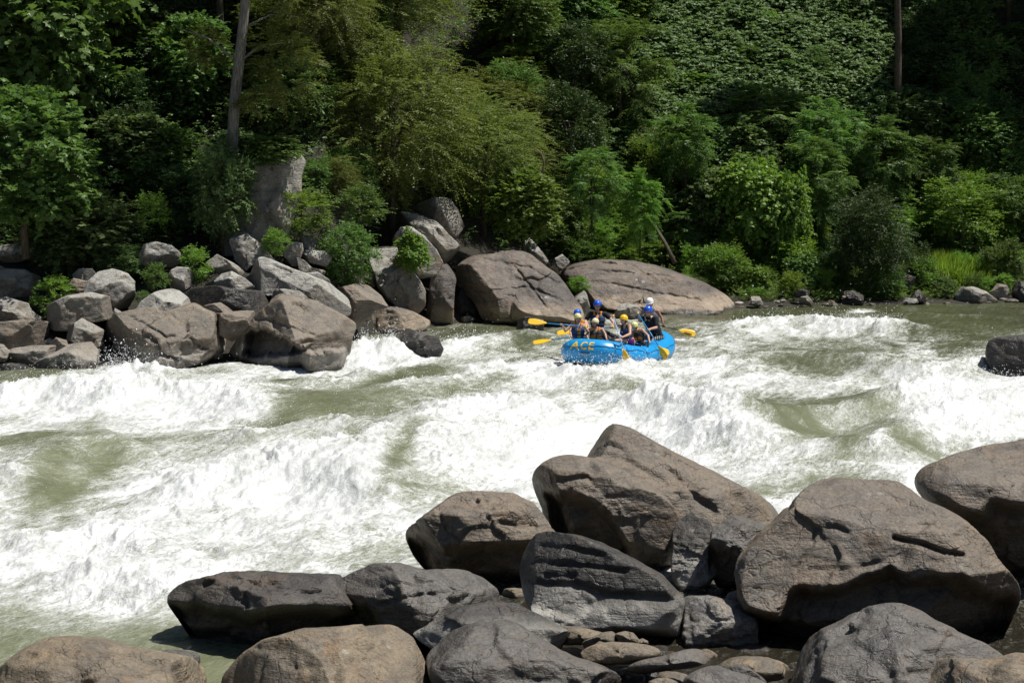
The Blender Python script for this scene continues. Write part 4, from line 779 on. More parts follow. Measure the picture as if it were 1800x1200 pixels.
    Q('B', [(448, 375), (490, 353), (600, 358), (645, 400), (610, 455), (500, 425)], 'pale', 'small flat-topped rock left of the dense round bush', Y=58.0, ncut=3, lvl=4)
    Q('B', [(436, 400), (482, 420), (525, 462), (605, 480), (595, 520), (450, 490)], 'grey', 'sliver of grey rock above the long diagonal slab', Y=57.0, ncut=3, lvl=4)
    Q('B', [(478, 498), (560, 488), (632, 538), (645, 590), (560, 575)], 'pale', 'thin pale plate lying on the upper edge of the long diagonal slab', Y=56.0, ncut=3, lvl=4, lean=.7)
    Q('B', [(640, 600), (700, 590), (740, 578), (830, 558), (880, 578), (950, 640), (988, 705), (900, 730), (880, 770), (790, 812), (720, 800), (735, 700), (680, 640)], 'brown', 'brown angular boulder with a dark left face, right of the long diagonal slab', Y=57.3, p=3.4, ncut=2, cuts=[(-.7, -.65, -.1, .66), (.3, -.6, .7, .8)], lvl=5, lean=.5)
    Q('B', [(775, 812), (850, 748), (950, 703), (1040, 698), (1150, 738), (1260, 800), (1200, 850), (900, 860)], 'slab', 'low smooth tan rock lying at the waterline, right of the brown angular boulder', Y=61.0, D=1.0, lean=1.0, ncut=2, lvl=5, p=2.6)
    Q('B', [(893, 310), (905, 228), (950, 248), (990, 288), (1040, 308), (1062, 380), (1122, 460), (1182, 530), (1218, 600), (1214, 690), (1170, 740), (1080, 725), (990, 655), (930, 570), (910, 470), (889, 400)], 'grey', 'tall grey slanting boulder right of the dense round bush, split at its top', Y=62.0, D=1.2, p=3, ncut=2, cuts=[(-.5, -.6, .6, .78), (.6, -.6, -.3, .8)], lvl=6, lean=.5, amp=.06)
    Q('B', [(1030, 290), (1080, 218), (1140, 213), (1220, 268), (1290, 348), (1332, 430), (1290, 510), (1180, 520), (1100, 450), (1050, 385)], 'pale', 'pale rounded boulder half covered by vines, above the tall slanting boulder', Y=63.6, p=3, ncut=3, lvl=5, lean=.5)
    Q('B', [(1048, 130), (1100, 103), (1200, 113), (1280, 158), (1340, 228), (1420, 308), (1478, 388), (1420, 425), (1340, 455), (1310, 390), (1220, 270), (1100, 215)], 'grey', 'long arched grey boulder sloping down towards the big dark-stained slab', Y=64.6, D=1.0, p=3, ncut=3, lvl=5, lean=.5)
    Q('B', [(1230, 770), (1250, 630), (1270, 490), (1310, 453), (1380, 443), (1425, 470), (1404, 600), (1395, 810), (1300, 830), (1235, 815)], 'slab', 'upright pillar-like rock standing at the waterline left of the big dark-stained slab', Y=63.6, D=.5, p=4, ncut=1, lvl=5, lean=.15, sm=1.4)
    Q('B', [(1175, 75), (1290, 28), (1380, 38), (1432, 110), (1465, 200), (1410, 280), (1300, 200), (1200, 130)], 'grey', 'shaded blocky rock under the olive-leaved tree, highest of the pile', Y=66.4, ncut=4, lvl=5)
    Q('B', [(1050, 860), (1088, 826), (1200, 868), (1300, 898), (1334, 965), (1305, 1040), (1200, 1060), (1080, 1050), (1058, 960)], 'dark', 'dark wet rock standing midstream with white chutes on both sides', Y=52.3, p=3.2, ncut=3, lvl=5, lean=.2, group=None, name='midstream_rock')
    Q('B', [(245, 670), (270, 600), (350, 593), (440, 608), (494, 650), (484, 700), (380, 690), (300, 720)], 'grey', 'small grey rock squeezed between the diagonal slab and the great sloping slab', Y=53.6, ncut=3, lvl=4)
    Q('B', [(-40, 745), (80, 728), (168, 735), (174, 790), (100, 880), (30, 910), (-50, 870)], 'brown', 'brown rock in the notch between the two largest waterline slabs', Y=51.2, ncut=3, lvl=4)
    Q('F', [(392, 450), (400, 405), (425, 370), (440, 330), (448, 295), (462, 275), (500, 268), (528, 274), (537, 286), (528, 308), (531, 345), (515, 375), (507, 415), (495, 450)], 'cliff', 'grey cliff face standing in the woods right of the tall bare trunk', Y=59.3, D=3.0, p=9, ncut=-5, cuts=[(-.35, -.9, .2, .8), (.7, -.7, .1, .8)], lvl=6, lean=.05, under=0., amp=.06, sm=.7, name='cliff', cat='cliff', group=None)
    rs = np.random.RandomState(88); src = []
    for k in range(44):
        X = rs.uniform(-20, 690); y_ = rs.uniform(505, 640) if X < 610 else rs.uniform(480, 560); q_ = rs.uniform(.6, 1.7)
        if k < 4:
            a_ = np.linspace(0, 2 * math.pi, 8)[:-1]; po = [(X + math.cos(t_) * 17 * rs.uniform(.7, 1.15), y_ + math.sin(t_) * 11 * rs.uniform(.7, 1.15)) for t_ in a_]
            src.append(rock('stone', 'F', po, ('brown', 'grey', 'brown', 'pale')[k], 'angular stone wedged among the boulders of the far left pile', 'stone', lvl=4, ncut=8, fl=.55, hard=1., plates=.07, p=4.6, group='stones wedged in the far left pile'))
        else:
            P_ = hit(X, y_); o = src[k % 4].copy(); C.objects.link(o); o.location = (P_[0], P_[1], P_[2] - .12); o.scale = (q_, q_, q_); o.rotation_euler = (rs.uniform(-.3, .3), rs.uniform(-.3, .3), rs.uniform(0, 6))
    # ---- centre slabs
    Q('C', [(62, 480), (75, 358), (160, 308), (300, 278), (430, 260), (520, 288), (600, 350), (700, 428), (770, 540), (838, 640), (850, 720), (700, 735), (500, 735), (300, 735), (235, 700), (190, 600), (90, 500)], 'slab', 'big domed slab with a dark stained crown speckled white, behind the raft on the left', Y=64.6, D=2.2, p=3.2, lean=.75, ncut=0, cuts=[(.1, -.7, .68, .72), (-.8, -.55, -.2, .74), (.6, -.5, .6, .86)], lvl=7, amp=.04, under=-.35, zs=-.2, plates=.05, sm=1.6, cat='slab', name='slab', grooves=[([(905, 470), (930, 500), (960, 540)], .10, 2), ([(800, 500), (850, 512), (930, 505), (990, 530)], .08, 2.5), ([(850, 455), (930, 470), (985, 500)], .06, 2)])
    Q('C', [(690, 420), (760, 365), (860, 340), (1000, 333), (1150, 338), (1280, 368), (1400, 408), (1560, 468), (1700, 538), (1765, 605), (1740, 670), (1400, 690), (1100, 690), (950, 670), (860, 580), (780, 490)], 'slab', 'wide low brown slab sloping into the water behind the raft on the right', Y=70.0, D=3.0, p=3, lean=1.1, ncut=0, cuts=[(.05, -.75, .65, .66), (.6, -.3, .7, .8)], lvl=7, amp=.04, under=-.4, zs=-.2, plates=.05, sm=1.6, cat='slab', name='slab', grooves=[([(1000, 490), (1080, 500), (1180, 520), (1260, 530)], .08, 2), ([(1010, 470), (1100, 480), (1200, 487)], .06, 2)])
    Q('C', [(60, 470), (150, 480), (240, 560), (260, 700), (60, 720), (30, 600)], 'dark', 'recessed rock coloured black for its shade, between the upright pillar and the big domed slab', Y=65.4, ncut=1, lvl=4)  # near-black rock colour carries the shade of the recess
    Q('C', [(478, 240), (520, 188), (560, 238), (600, 288), (638, 342), (615, 380), (540, 310)], 'pale', 'pale angular rock on the slope above the right shoulder of the big domed slab', Y=69.0, ncut=4, lvl=4)
    Q('C', [(676, 325), (720, 298), (768, 345), (745, 390), (700, 405)], 'pale', 'small pale block between weeds at the upper left of the wide low slab', Y=71.5, ncut=3, lvl=4)
    Q('C', [(1105, 462), (1150, 458), (1200, 464), (1300, 478), (1380, 440), (1440, 488), (1432, 520), (1300, 526), (1180, 504)], 'brown', 'thin dark flake of rock lying on the wide low slab', Y=70.6, D=.35, ncut=2, lvl=5, lean=1.0)
    Q('C', [(785, 552), (850, 520), (890, 558), (905, 600), (875, 660), (800, 630)], 'pale', 'cluster block in the notch between the two slabs behind the raft', Y=66.5, ncut=4, lvl=4)
    Q('C', [(1030, 670), (1070, 608), (1110, 596), (1170, 608), (1222, 650), (1245, 700), (1050, 710)], 'grey', 'grey rock at the foot of the wide low slab, just behind the paddlers', Y=66.0, ncut=4, lvl=5)
    Q('C', [(428, 745), (445, 698), (500, 678), (570, 688), (612, 700), (606, 790), (480, 810), (435, 795)], 'dark', 'dark rock in the rapids left of the raft', Y=59.2, ncut=4, lvl=5, group=None, name='midstream_rock')
    Q('C', [(1575, 645), (1620, 623), (1680, 628), (1708, 655), (1600, 675)], 'dark', 'low black rock at the water edge right of the wide low slab', Y=69.5, ncut=2, lvl=4, group=None)
    Q('C', [(95, 690), (150, 672), (190, 690), (180, 715), (100, 715)], 'grey', 'small whitish stone in the water left of the big domed slab', Y=64.4, ncut=1, lvl=4, group=None)
    # ---- right shore
    Z = lambda po, mat, lab, **k: Q('D', po, mat, lab, group=rb, **k)
    Z([(1208, 435), (1230, 378), (1280, 368), (1350, 398), (1418, 452), (1412, 500), (1330, 510), (1230, 485)], 'brown', 'rounded brown boulder with a leafy plant in front on the right shore', Y=76.2, ncut=3, lvl=5, lean=.5)
    Z([(1125, 525), (1180, 498), (1232, 520), (1230, 585), (1140, 585)], 'dark', 'dark squarish rock at the waterline below the rounded brown boulder', Y=73.4, ncut=3, lvl=4)
    Z([(1395, 530), (1430, 485), (1500, 478), (1580, 508), (1650, 565), (1560, 585), (1400, 585)], 'grey', 'flat dark grey sloping rock at the waterline on the right shore', Y=74.0, ncut=2, lvl=5, lean=1.)
    Z([(1415, 335), (1470, 313), (1540, 313), (1565, 345), (1530, 380), (1450, 365)], 'brown', 'brown boulder above the bright grass patch', Y=80.0, ncut=3, lvl=4)
    Z([(1075, 450), (1110, 408), (1165, 420), (1155, 480), (1095, 500)], 'brown', 'light brown block at the lower right of the dark round bush', Y=75.5, ncut=3, lvl=4)
    Z([(1720, 490), (1760, 448), (1810, 453), (1880, 490), (1880, 580), (1740, 575)], 'dark', 'dark boulder on the shore at the right edge', Y=74.5, ncut=3, lvl=4)
    Z([(1600, 520), (1640, 460), (1700, 470), (1720, 520), (1660, 570), (1610, 560)], 'brown', 'jumbled slab of brown rock left of the dark boulder at the right edge', Y=75.0, ncut=4, lvl=4, amp=.1)
    Z([(1440, 470), (1480, 435), (1510, 450), (1500, 485), (1450, 490)], 'brown', 'reddish stone on top of the flat dark grey sloping rock', Y=76.4, ncut=3, lvl=4)
    Z([(450, 510), (500, 488), (545, 505), (540, 540), (460, 545)], 'dark', 'dark stone among weeds at the left of the dark round bush', Y=72.6, ncut=3, lvl=4)
    Z([(185, 585), (200, 535), (250, 535), (275, 585), (240, 600)], 'brown', 'upright brown stone in the rubble right of the wide low slab', Y=71.5, ncut=3, lvl=4)
    Z([(470, 580), (490, 540), (530, 530), (575, 575), (560, 595)], 'brown', 'pointed brown stone at the waterline below the dark stone in the weeds', Y=71.9, ncut=3, lvl=4)
    Z([(640, 582), (660, 555), (690, 565), (695, 590), (650, 595)], 'fgtan', 'small orange stone at the waterline under the dark round bush', Y=72.2, ncut=2, lvl=4)
    Z([(1085, 570), (1100, 545), (1170, 548), (1185, 575), (1100, 585)], 'pale', 'pale flat stone at the waterline left of the dark squarish rock', Y=73.0, ncut=2, lvl=4)
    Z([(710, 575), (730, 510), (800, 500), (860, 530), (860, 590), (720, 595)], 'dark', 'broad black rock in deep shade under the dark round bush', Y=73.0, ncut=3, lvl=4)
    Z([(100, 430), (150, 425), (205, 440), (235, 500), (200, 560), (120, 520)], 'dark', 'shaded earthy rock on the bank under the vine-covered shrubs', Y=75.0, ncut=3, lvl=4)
    # rubble: nothing tells these apart
    rs = np.random.RandomState(21); src = []
    for k in range(4):
        pts = [(math.cos(a) * rs.uniform(.7, 1.1) * 40, math.sin(a) * rs.uniform(.6, 1.) * 26) for a in np.linspace(0, 2 * math.pi, 9)[:-1]]
        src.append([(x, y) for x, y in pts])
    n = 0
    for k in range(46):
        u = rs.uniform(); X = 1292 + u * 500; base = 528 + rs.normal() * 3 + 4 * math.sin(u * 9); s = rs.uniform(.10, .26)
        po = [(X + x * s, base - 4 + y * s) for x, y in src[k % 4]]
        if n < 4:
            o = rock('stone', 'F', po, ('brown', 'brown', 'grey', 'fgtan')[n], 'small brown stone in the rubble along the far right waterline', 'stone', Y=shore((X - 900) / FPX * 73) + .2, ncut=4, lvl=3, group='rubble along the far right waterline', amp=.09)
            src_o = src_o + [o] if n else [o]; n += 1
        else:
            o = src_o[k % 4].copy(); C.objects.link(o); Y = float(shore((X - 900) / FPX * 73)) + rs.uniform(-.2, .9); P = W(X, base, Y)
            o.location = (P[0], P[1], float(terrain(P[0], P[1])) - .1); s2 = rs.uniform(.6, 1.7); o.scale = (s2, s2, s2 * rs.uniform(.6, 1)); o.rotation_euler = (0, 0, rs.uniform(0, 6))
build_rocks()
# ------------------------------------------------------------------ the river
_FY = [520, 545, 560, 580, 600, 620, 640, 660, 680, 700, 730, 760, 790, 820, 850, 880, 910, 940, 980, 1020, 1060, 1090, 1120, 1200, 1300]
_FM = """
1111111111111111111
1111111111110111111
1111111222241012111
1111111222334665322
1111113333455554334
1113445555566533446
1123445666666644567
2377756456775686478
5665534536766777789
8888633445787555799
8789943456898434799
6676655678999535678
3334566568999865568
4236786569998888889
6368998459888863888
5368999568888888888
8788999978888888888
8679999888888888888
8888865433333333333
8988876433333333333
7788642222222222222
4345421111111111111
2222211111111111111
1111111111111111111
1111111111111111111
""".split()
FMAP = np.array([[int(c) for c in r] for r in _FM], float)

def foam_map(px, py):
    gx = np.clip(px / 100, 0, 17.999); i = gx.astype(int); fx = gx - i
    j = np.clip(np.searchsorted(_FY, py) - 1, 0, len(_FY) - 2); Y0 = np.array(_FY, float)
    fy = np.clip((py - Y0[j]) / (Y0[j + 1] - Y0[j]), 0, 1)
    return (FMAP[j, i] * (1 - fx) + FMAP[j, i + 1] * fx) * (1 - fy) + (FMAP[j + 1, i] * (1 - fx) + FMAP[j + 1, i + 1] * fx) * fy

# green slicks and white piles seen in the rapids: (x, y, half length, half width, tilt deg, change of foam)
BLOBS = [(150, 850, 110, 15, 35, -2.0), (60, 890, 60, 18, 55, -2.5), (150, 755, 60, 14, 28, -3), (560, 735, 170, 12, 14, -3), (700, 672, 150, 9, 16, -4), (640, 690, 120, 10, 20, -2.5), (480, 765, 60, 10, 5, -3),
         (530, 677, 40, 6, 8, -4), (620, 830, 70, 18, 60, -3.5), (680, 868, 60, 16, 62, -4), (720, 815, 40, 14, 60, -2), (1400, 765, 95, 15, -14, -5), (1600, 785, 80, 20, -22, -4), (1500, 800, 40, 18, -30, -3), (1440, 720, 130, 10, -10, -2.5),
         (1270, 802, 35, 10, 0, -2.5), (1340, 868, 50, 16, 0, -3), (1070, 680, 45, 10, 0, -3.5), (1160, 690, 40, 7, 12, -3), (1450, 645, 120, 14, 0, -3), (1340, 645, 60, 9, 0, -1.5), (1750, 660, 60, 12, 0, -2), (200, 925, 40, 16, 20, -3), (120, 915, 20, 16, 20, -3),
         (200, 690, 26, 10, 0, -3), (130, 682, 30, 9, 0, -2.5), (280, 692, 30, 8, 0, -3), (60, 675, 60, 9, 0, -2), (880, 700, 60, 8, 10, -2),
         (330, 725, 110, 26, 0, 3), (90, 715, 90, 16, 0, 2), (560, 880, 140, 34, 8, 3), (900, 800, 90, 34, 10, 2.5), (1190, 770, 90, 30, 25, 3), (1000, 770, 70, 22, 0, 2), (1700, 720, 110, 30, 12, 2.5), (1420, 575, 130, 7, 0, 2.5), (1320, 665, 80, 10, 0, 2), (1600, 605, 40, 8, -20, 2.5),
         (640, 632, 34, 26, 0, 4), (810, 612, 24, 12, 0, 4), (690, 600, 8, 16, 0, 4), (215, 655, 26, 18, 0, 4), (560, 655, 150, 8, -3, 3), (960, 655, 50, 16, 0, 3), (1020, 668, 80, 10, 0, 2), (1210, 645, 50, 14, 0, 3), (1515, 547, 22, 3, 0, 5), (730, 632, 60, 8, 10, 3), (1780, 665, 50, 10, 0, 4)]
# wave crests: pixel polyline, height, width towards the camera, width away
CRESTS = [([(160, 722), (260, 698), (400, 705), (480, 745)], .55, .9, 1.8), ([(-30, 705), (100, 692), (180, 712)], .38, .7, 1.5), ([(10, 900), (60, 840), (130, 805), (270, 795)], .65, .9, 2.2),
          ([(470, 755), (640, 712), (800, 675), (960, 640)], .38, .8, 1.4), ([(480, 690), (640, 672), (800, 640)], .3, .6, 1.), ([(600, 890), (640, 815), (760, 772), (900, 745), (980, 735)], .85, 1.3, 2.4),
          ([(1100, 705), (1200, 722), (1290, 772), (1330, 805)], .75, .9, 1.2), ([(1290, 775), (1400, 752), (1550, 732), (1700, 700)], .6, .6, 2.0), ([(1480, 815), (1560, 785), (1650, 755), (1830, 690)], .6, .7, 1.8),
          ([(1250, 580), (1400, 571), (1550, 582), (1640, 576)], .45, 1., 1.6), ([(1250, 655), (1400, 632), (1520, 640), (1610, 668)], .4, .9, 1.6), ([(300, 905), (450, 852), (600, 862), (720, 910)], .55, 1., 1.2),
          ([(590, 645), (760, 626), (900, 602), (970, 590)], .4, .8, 1.4), ([(100, 1010), (300, 1040), (420, 1030)], .28, .5, 1.), ([(940, 650), (1050, 668), (1190, 642)], .35, .7, 1.0), ([(0, 970), (150, 950), (320, 975)], .35, .7, 1.2),
          ([(760, 850), (850, 800), (960, 770)], .45, .9, 1.5), ([(1450, 560), (1600, 555), (1750, 560)], .18, .8, 1.2), ([(1560, 668), (1680, 655), (1830, 640)], .35, .7, 1.3), ([(400, 800), (520, 780), (640, 770)], .35, .7, 1.4), ([(170, 672), (230, 656), (300, 668)], .3, .5, .8), ([(600, 650), (650, 628), (700, 640)], .5, .5, 1.)]

def px2w(px, py):
    r = ray(px, py); k = -CAMZ / r[2]; return np.array([r[0] * k, r[1] * k])

def crest_height(x, y):
    h = np.zeros(len(x)); cr = np.zeros(len(x))
    wob = fbm(np.stack([x * .5, y * .5, 0 * x], 1), 3, seed=31) * .8
    for pl, H, wn, wf in CRESTS:
        Pw = np.array([px2w(*p) for p in pl]); best = np.full(len(x), 1e9); sg = np.zeros(len(x)); tt = np.zeros(len(x))
        m = (x > Pw[:, 0].min() - 7) & (x < Pw[:, 0].max() + 7) & (y > Pw[:, 1].min() - 8) & (y < Pw[:, 1].max() + 8)
        if not m.any(): continue
        xs, ys, wb = x[m], y[m], wob[m]; b = np.full(len(xs), 1e9); s_ = np.zeros(len(xs)); t_ = np.zeros(len(xs)); n = len(Pw) - 1
        for k in range(n):
            a, c = Pw[k], Pw[k + 1]; dv = c - a; l2 = dv @ dv
            t = np.clip(((xs - a[0]) * dv[0] + (ys - a[1]) * dv[1]) / l2, 0, 1)
            dx = xs - a[0] - t * dv[0]; dy = ys - a[1] - t * dv[1]; d = np.hypot(dx, dy); u = d < b
            b[u] = d[u]; s_[u] = np.sign(dv[0] * dy - dv[1] * dx)[u]; t_[u] = ((k + t) / n)[u]
        d = b * s_ + wb; wd = np.where(d < 0, wn, wf)
        end = np.clip(np.sin(np.clip(t_, .02, .98) * math.pi) * 2.2, 0, 1)
        g = np.exp(-np.abs(d / wd) ** 1.7) * end
        H = H * .68; h[m] += H * g - H * .35 * np.exp(-((d + wn * 1.9) / (wn * 1.2)) ** 2) * end; cr[m] = np.maximum(cr[m], np.exp(-(d / (wn * .6)) ** 2) * end)
    return h, cr

def water_fields(x, y):
    py = 0 * x + 600; zz = np.zeros_like(x)
    # photograph coordinates of the mean water level, used only to lay out the rapids
    d = np.stack([x, y, 0 * x - CAMZ], 1); f = d @ FWD; px = 900 + FPX * x / f; py = 600 - FPX * (d @ UPV) / f
    fm = foam_map(px, py)
    for bx, by, la, lb, an, amt in BLOBS:
        a = math.radians(-an); dx = px - bx; dy = py - by
        u = (dx * math.cos(a) + dy * math.sin(a)) / la; v = (-dx * math.sin(a) + dy * math.cos(a)) / lb
        fm = fm + amt * np.exp(-(u * u + v * v) * .9)
    near_calm = sstep(36, 30, y) * 0
    h, cr = crest_height(x, y)
    # flow-aligned coordinates: current runs from far right to near left
    fx, fy = .42, .907
    al = x * fx + y * fy; ac = x * fy - y * fx
    P1 = np.stack([al * .22, ac * .75, 0 * x], 1); P2 = np.stack([x * 1., y * .9, 0 * x + 4], 1)
    wx = fbm(np.stack([x * .6, y * .6, 0 * x], 1), 3, seed=51); wy = fbm(np.stack([x * .6, y * .6, 0 * x + 9], 1), 3, seed=55)
    Pw_ = np.stack([x * .9 + wx * 1.3, y * .7 + wy * 1.3, 0 * x], 1)
    n_st = fbm(P1 + .35 * np.stack([wx, wy, 0 * x], 1), 5, .6, seed=12); n_sw = fbm(Pw_, 5, .6, seed=40)
    calm = np.clip(1.25 - fm / 2.6, 0, 1)
    foam = (fm / 9 - .5) * 1.15 + .44 - .22 * calm + (n_st * .68 + n_sw * .6) * (1 - .72 * calm) + (cr - .25) * .26
    foam = np.clip(foam, -.3, 1.3)
    turb = sstep(.25, .95, foam)
    hh = h + fbm(np.stack([x * .35, y * .35, 0 * x], 1), 3, seed=60) * .22 * (1 - .7 * calm)
    rd = fbm(P2 * .9 + .5 * np.stack([wx, wy, 0 * x], 1), 4, .55, seed=70, ridge=True)
    hh += (rd - .2) * (.05 + .08 * turb) * (1 - .75 * calm)
    lump = fbm(np.stack([x * 2.6 + wx, y * 2.6 + wy, 0 * x], 1), 4, .62, seed=80)
    hh += lump * (.018 + .055 * turb)
    torn = fbm(np.stack([x * 3.4 + wx * 1.5, y * 3.4 + wy * 1.5, 0 * x + 7], 1), 4, .65, seed=120)
    hh += np.clip(torn + .12, 0, 1) * cr * (.05 + .24 * turb) * (.55 + .45 * sstep(26, 42, y)) + np.clip(torn, 0, 1) * .05 * turb
    spk = fbm(np.stack([x * 7, y * 7, 0 * x], 1), 3, .6, seed=88)
    hh += np.clip(spk, -.2, 1) * .045 * turb
    hh += (fbm(np.stack([x * 1.6 + y * .2, y * 2.8, 0 * x], 1), 3, .5, seed=95)) * .03 * (1 - turb)
    fl = sstep(18.5, 16, y)
    return hh * (1 - fl) * sstep(0, 1.4, y - 19.3 + 1.2), foam, fm, cr

def build_water():
    ys = [14.0]
    while ys[-1] < 104: ys.append(ys[-1] + (.0030 * ys[-1] if ys[-1] < 76 else .02 * ys[-1]))
    ys = np.array(ys); us = np.concatenate([np.linspace(-2.2, -.40, 60)[:-1], np.linspace(-.40, .40, 900), np.linspace(.40, 2.2, 60)[1:]])
    U, Yg = np.meshgrid(us, ys); X = U * Yg
    x, y = X.ravel(), Yg.ravel()
    hh, foam, fm, cr = water_fields(x, y)
    n = len(us); idx = np.arange(len(ys) * n).reshape(len(ys), n)
    F = np.stack([idx[:-1, :-1].ravel(), idx[:-1, 1:].ravel(), idx[1:, 1:].ravel(), idx[1:, :-1].ravel()], 1)
    # drop water deep inside the far bank
    s = y - shore(x); keep = (s[F].min(1) < 3.5); F = F[keep]
    m, t, b = nmat('river_water')
    at = N(t, 'ShaderNodeAttribute', attribute_name='foam'); g = N(t, 'ShaderNodeNewGeometry'); pos = g.outputs['Position']
    rot = N(t, 'ShaderNodeMapping'); rot.inputs['Rotation'].default_value = (0, 0, math.radians(-65)); L(t, pos, rot.inputs[0])
    st = N(t, 'ShaderNodeMapping'); st.inputs['Scale'].default_value = (.45, 1.7, 1); L(t, rot.outputs[0], st.inputs[0])
    f1 = noise(t, st.outputs[0], 2.2, 9, .66, 1.4); f2 = noise(t, pos, 5, 8, .7, 1.2); f3 = noise(t, pos, 26, 5, .7, .4)
    nz = math_(t, 'ADD', math_(t, 'ADD', math_(t, 'MULTIPLY', f1, .42), math_(t, 'MULTIPLY', f2, .36)), math_(t, 'MULTIPLY', f3, .22))
    # lacy edges: ridged veins
    vein = math_(t, 'SUBTRACT', 1., math_(t, 'MULTIPLY', math_(t, 'ABSOLUTE', math_(t, 'SUBTRACT', noise(t, st.outputs[0], 4.5, 6, .6, 2.2), .5)), 9.), clamp=True)
    lev = math_(t, 'ADD', math_(t, 'ADD', at.outputs['Fac'], math_(t, 'MULTIPLY', math_(t, 'SUBTRACT', nz, .5), 3.2)), math_(t, 'MULTIPLY', vein, .30))
    cov = N(t, 'ShaderNodeMapRange', interpolation_type='SMOOTHSTEP'); cov.inputs['From Min'].default_value = .32; cov.inputs['From Max'].default_value = 1.12; L(t, lev, cov.inputs[0])
    # bright droplets flung over the dark water
    dv = N(t, 'ShaderNodeTexVoronoi'); dv.inputs['Scale'].default_value = 9; L(t, pos, dv.inputs['Vector'])
    dots = math_(t, 'MULTIPLY', ramp(t, dv.outputs['Distance'], [(.10, 1.), (.16, 0.)]), ramp(t, lev, [(.12, 0.), (.45, 1.)]))
    cv = math_(t, 'MAXIMUM', cov.outputs[0], math_(t, 'MULTIPLY', dots, .8))
    green = mix(t, ramp(t, noise(t, pos, .25, 3), [(.35, 0.), (.65, 1.)]), (.052, .058, .028), (.085, .092, .046))
    sy = N(t, 'ShaderNodeSeparateXYZ'); L(t, pos, sy.inputs[0])
    green = mix(t, ramp(t, math_(t, 'DIVIDE', sy.outputs[1], 100.), [(.36, 1.), (.60, 0.)]), green, mix(t, ramp(t, noise(t, pos, .5, 5), [(.35, 0.), (.65, 1.)]), (.128, .140, .082), (.178, .190, .115)))
    green = mix(t, ramp(t, math_(t, 'ADD', math_(t, 'MULTIPLY', sy.outputs[0], .1), .5), [(.22, 0.), (.34, 1.)]), green, mix(t, ramp(t, math_(t, 'DIVIDE', sy.outputs[1], 100.), [(.235, 1.), (.265, 0.)]), green, (.022, .019, .013)))  # near pool between the boulders darkened, their shade put into the water colour
    # aerated water just under the foam is paler
    aer = N(t, 'ShaderNodeMapRange'); aer.inputs['From Min'].default_value = .0; aer.inputs['From Max'].default_value = .75; L(t, lev, aer.inputs[0])
    green = mix(t, math_(t, 'MULTIPLY', aer.outputs[0], .7), green, (.40, .415, .345))
    fn = noise(t, st.outputs[0], .9, 8, .62, .8)
    white = mix(t, ramp(t, math_(t, 'ADD', math_(t, 'MULTIPLY', nz, .6), math_(t, 'MULTIPLY', fn, .4)), [(.40, 0.), (.58, 1.)]), (.40, .415, .395), (.76, .77, .77))
    c = mix(t, cv, green, white)
    L(t, c, b.inputs['Base Color'])
    L(t, ramp(t, cv, [(0., .12), (.6, .65)]), b.inputs['Roughness']); b.inputs['IOR'].default_value = 1.33
    b.inputs['Specular IOR Level'].default_value = .5
    rip = N(t, 'ShaderNodeMapping'); rip.inputs['Scale'].default_value = (1., 2.2, 1); L(t, rot.outputs[0], rip.inputs[0])
    r1 = noise(t, rip.outputs[0], 3.2, 6, .6, .8)
    nb = bump(t, r1, .5, .10); nb = bump(t, f2, .35, .06, nb); nb = bump(t, math_(t, 'MULTIPLY', cv, f3), .35, .025, nb); nb = bump(t, cv, .3, .03, nb)
    L(t, nb, b.inputs['Normal'])
    o = link('river', fast_mesh('river', np.stack([x, y, hh], 1), F, True, attrs={'foam': ('POINT', foam)}, mats=[m]))
    tag(o, 'green river water broken into white rapids', kind='structure')
    # ---- spray thrown up from the crests
    rs = np.random.RandomState(77)
    cand = np.nonzero((np.abs(x / y) < .36) & (y > 20) & (y < 73) & (s < -.5))[0]
    wgt = (np.clip(foam[cand] - .35, 0, 1) ** 1.5 * (.12 + cr[cand] * 1.6)) * (y[cand] / 40) ** 2
    pick = rs.choice(cand, 22000, p=wgt / wgt.sum())
    up = rs.exponential(.13, len(pick)) * (.3 + cr[pick] * 1.2)
    P = np.stack([x[pick] + rs.normal(0, .12, len(pick)), y[pick] + rs.normal(0, .15, len(pick)), hh[pick] + up + .01], 1)
    rad = np.clip(rs.lognormal(math.log(.0055), .45, len(pick)), .003, .018) * np.clip(y[pick] / 40, .55, 1.5)
    # dense splashes: pixel, distance, spread, count, height
    extra = []
    for px, py, Y, sx, sz, cnt in [(215, 648, 49.3, .45, .6, 1600), (625, 640, 51.5, .55, .55, 700), (655, 625, 52.5, .4, .5, 500), (690, 600, 54, .15, .5, 350), (800, 612, 54.2, .4, .3, 350), (1030, 642, 49.5, .35, .12, 50), (1120, 642, 49.7, .3, .14, 70),
                                   (1170, 645, 51.4, .5, .25, 250), (960, 645, 50.2, .5, .2, 250), (1765, 660, 47.4, .6, .2, 260), (330, 690, 45, 1.1, .35, 900), (1250, 740, 39, .8, .35, 700), (1160, 730, 40, .7, .3, 500), (95, 700, 44, 1., .25, 500), (1390, 572, 63, 1.3, .2, 500), (640, 880, 31, .8, .2, 400), (1520, 755, 38.5, .7, .3, 400), (1650, 760, 38, .7, .3, 400)]:
        q = W(px, py, Y); e = np.abs(rs.normal(0, 1, (cnt, 3))); sgn = np.sign(rs.normal(size=(cnt, 3)))
        extra.append(np.stack([q[0] + e[:, 0] * sgn[:, 0] * sx, q[1] + e[:, 1] * sgn[:, 1] * .25, q[2] - sz * .5 + e[:, 2] * sz * .75], 1))
    E = np.vstack(extra); P = np.vstack([P, E]); rad = np.concatenate([rad, np.clip(rs.lognormal(math.log(.006), .5, len(E)), .003, .022) * np.clip(E[:, 1] / 45, .6, 1.4)])
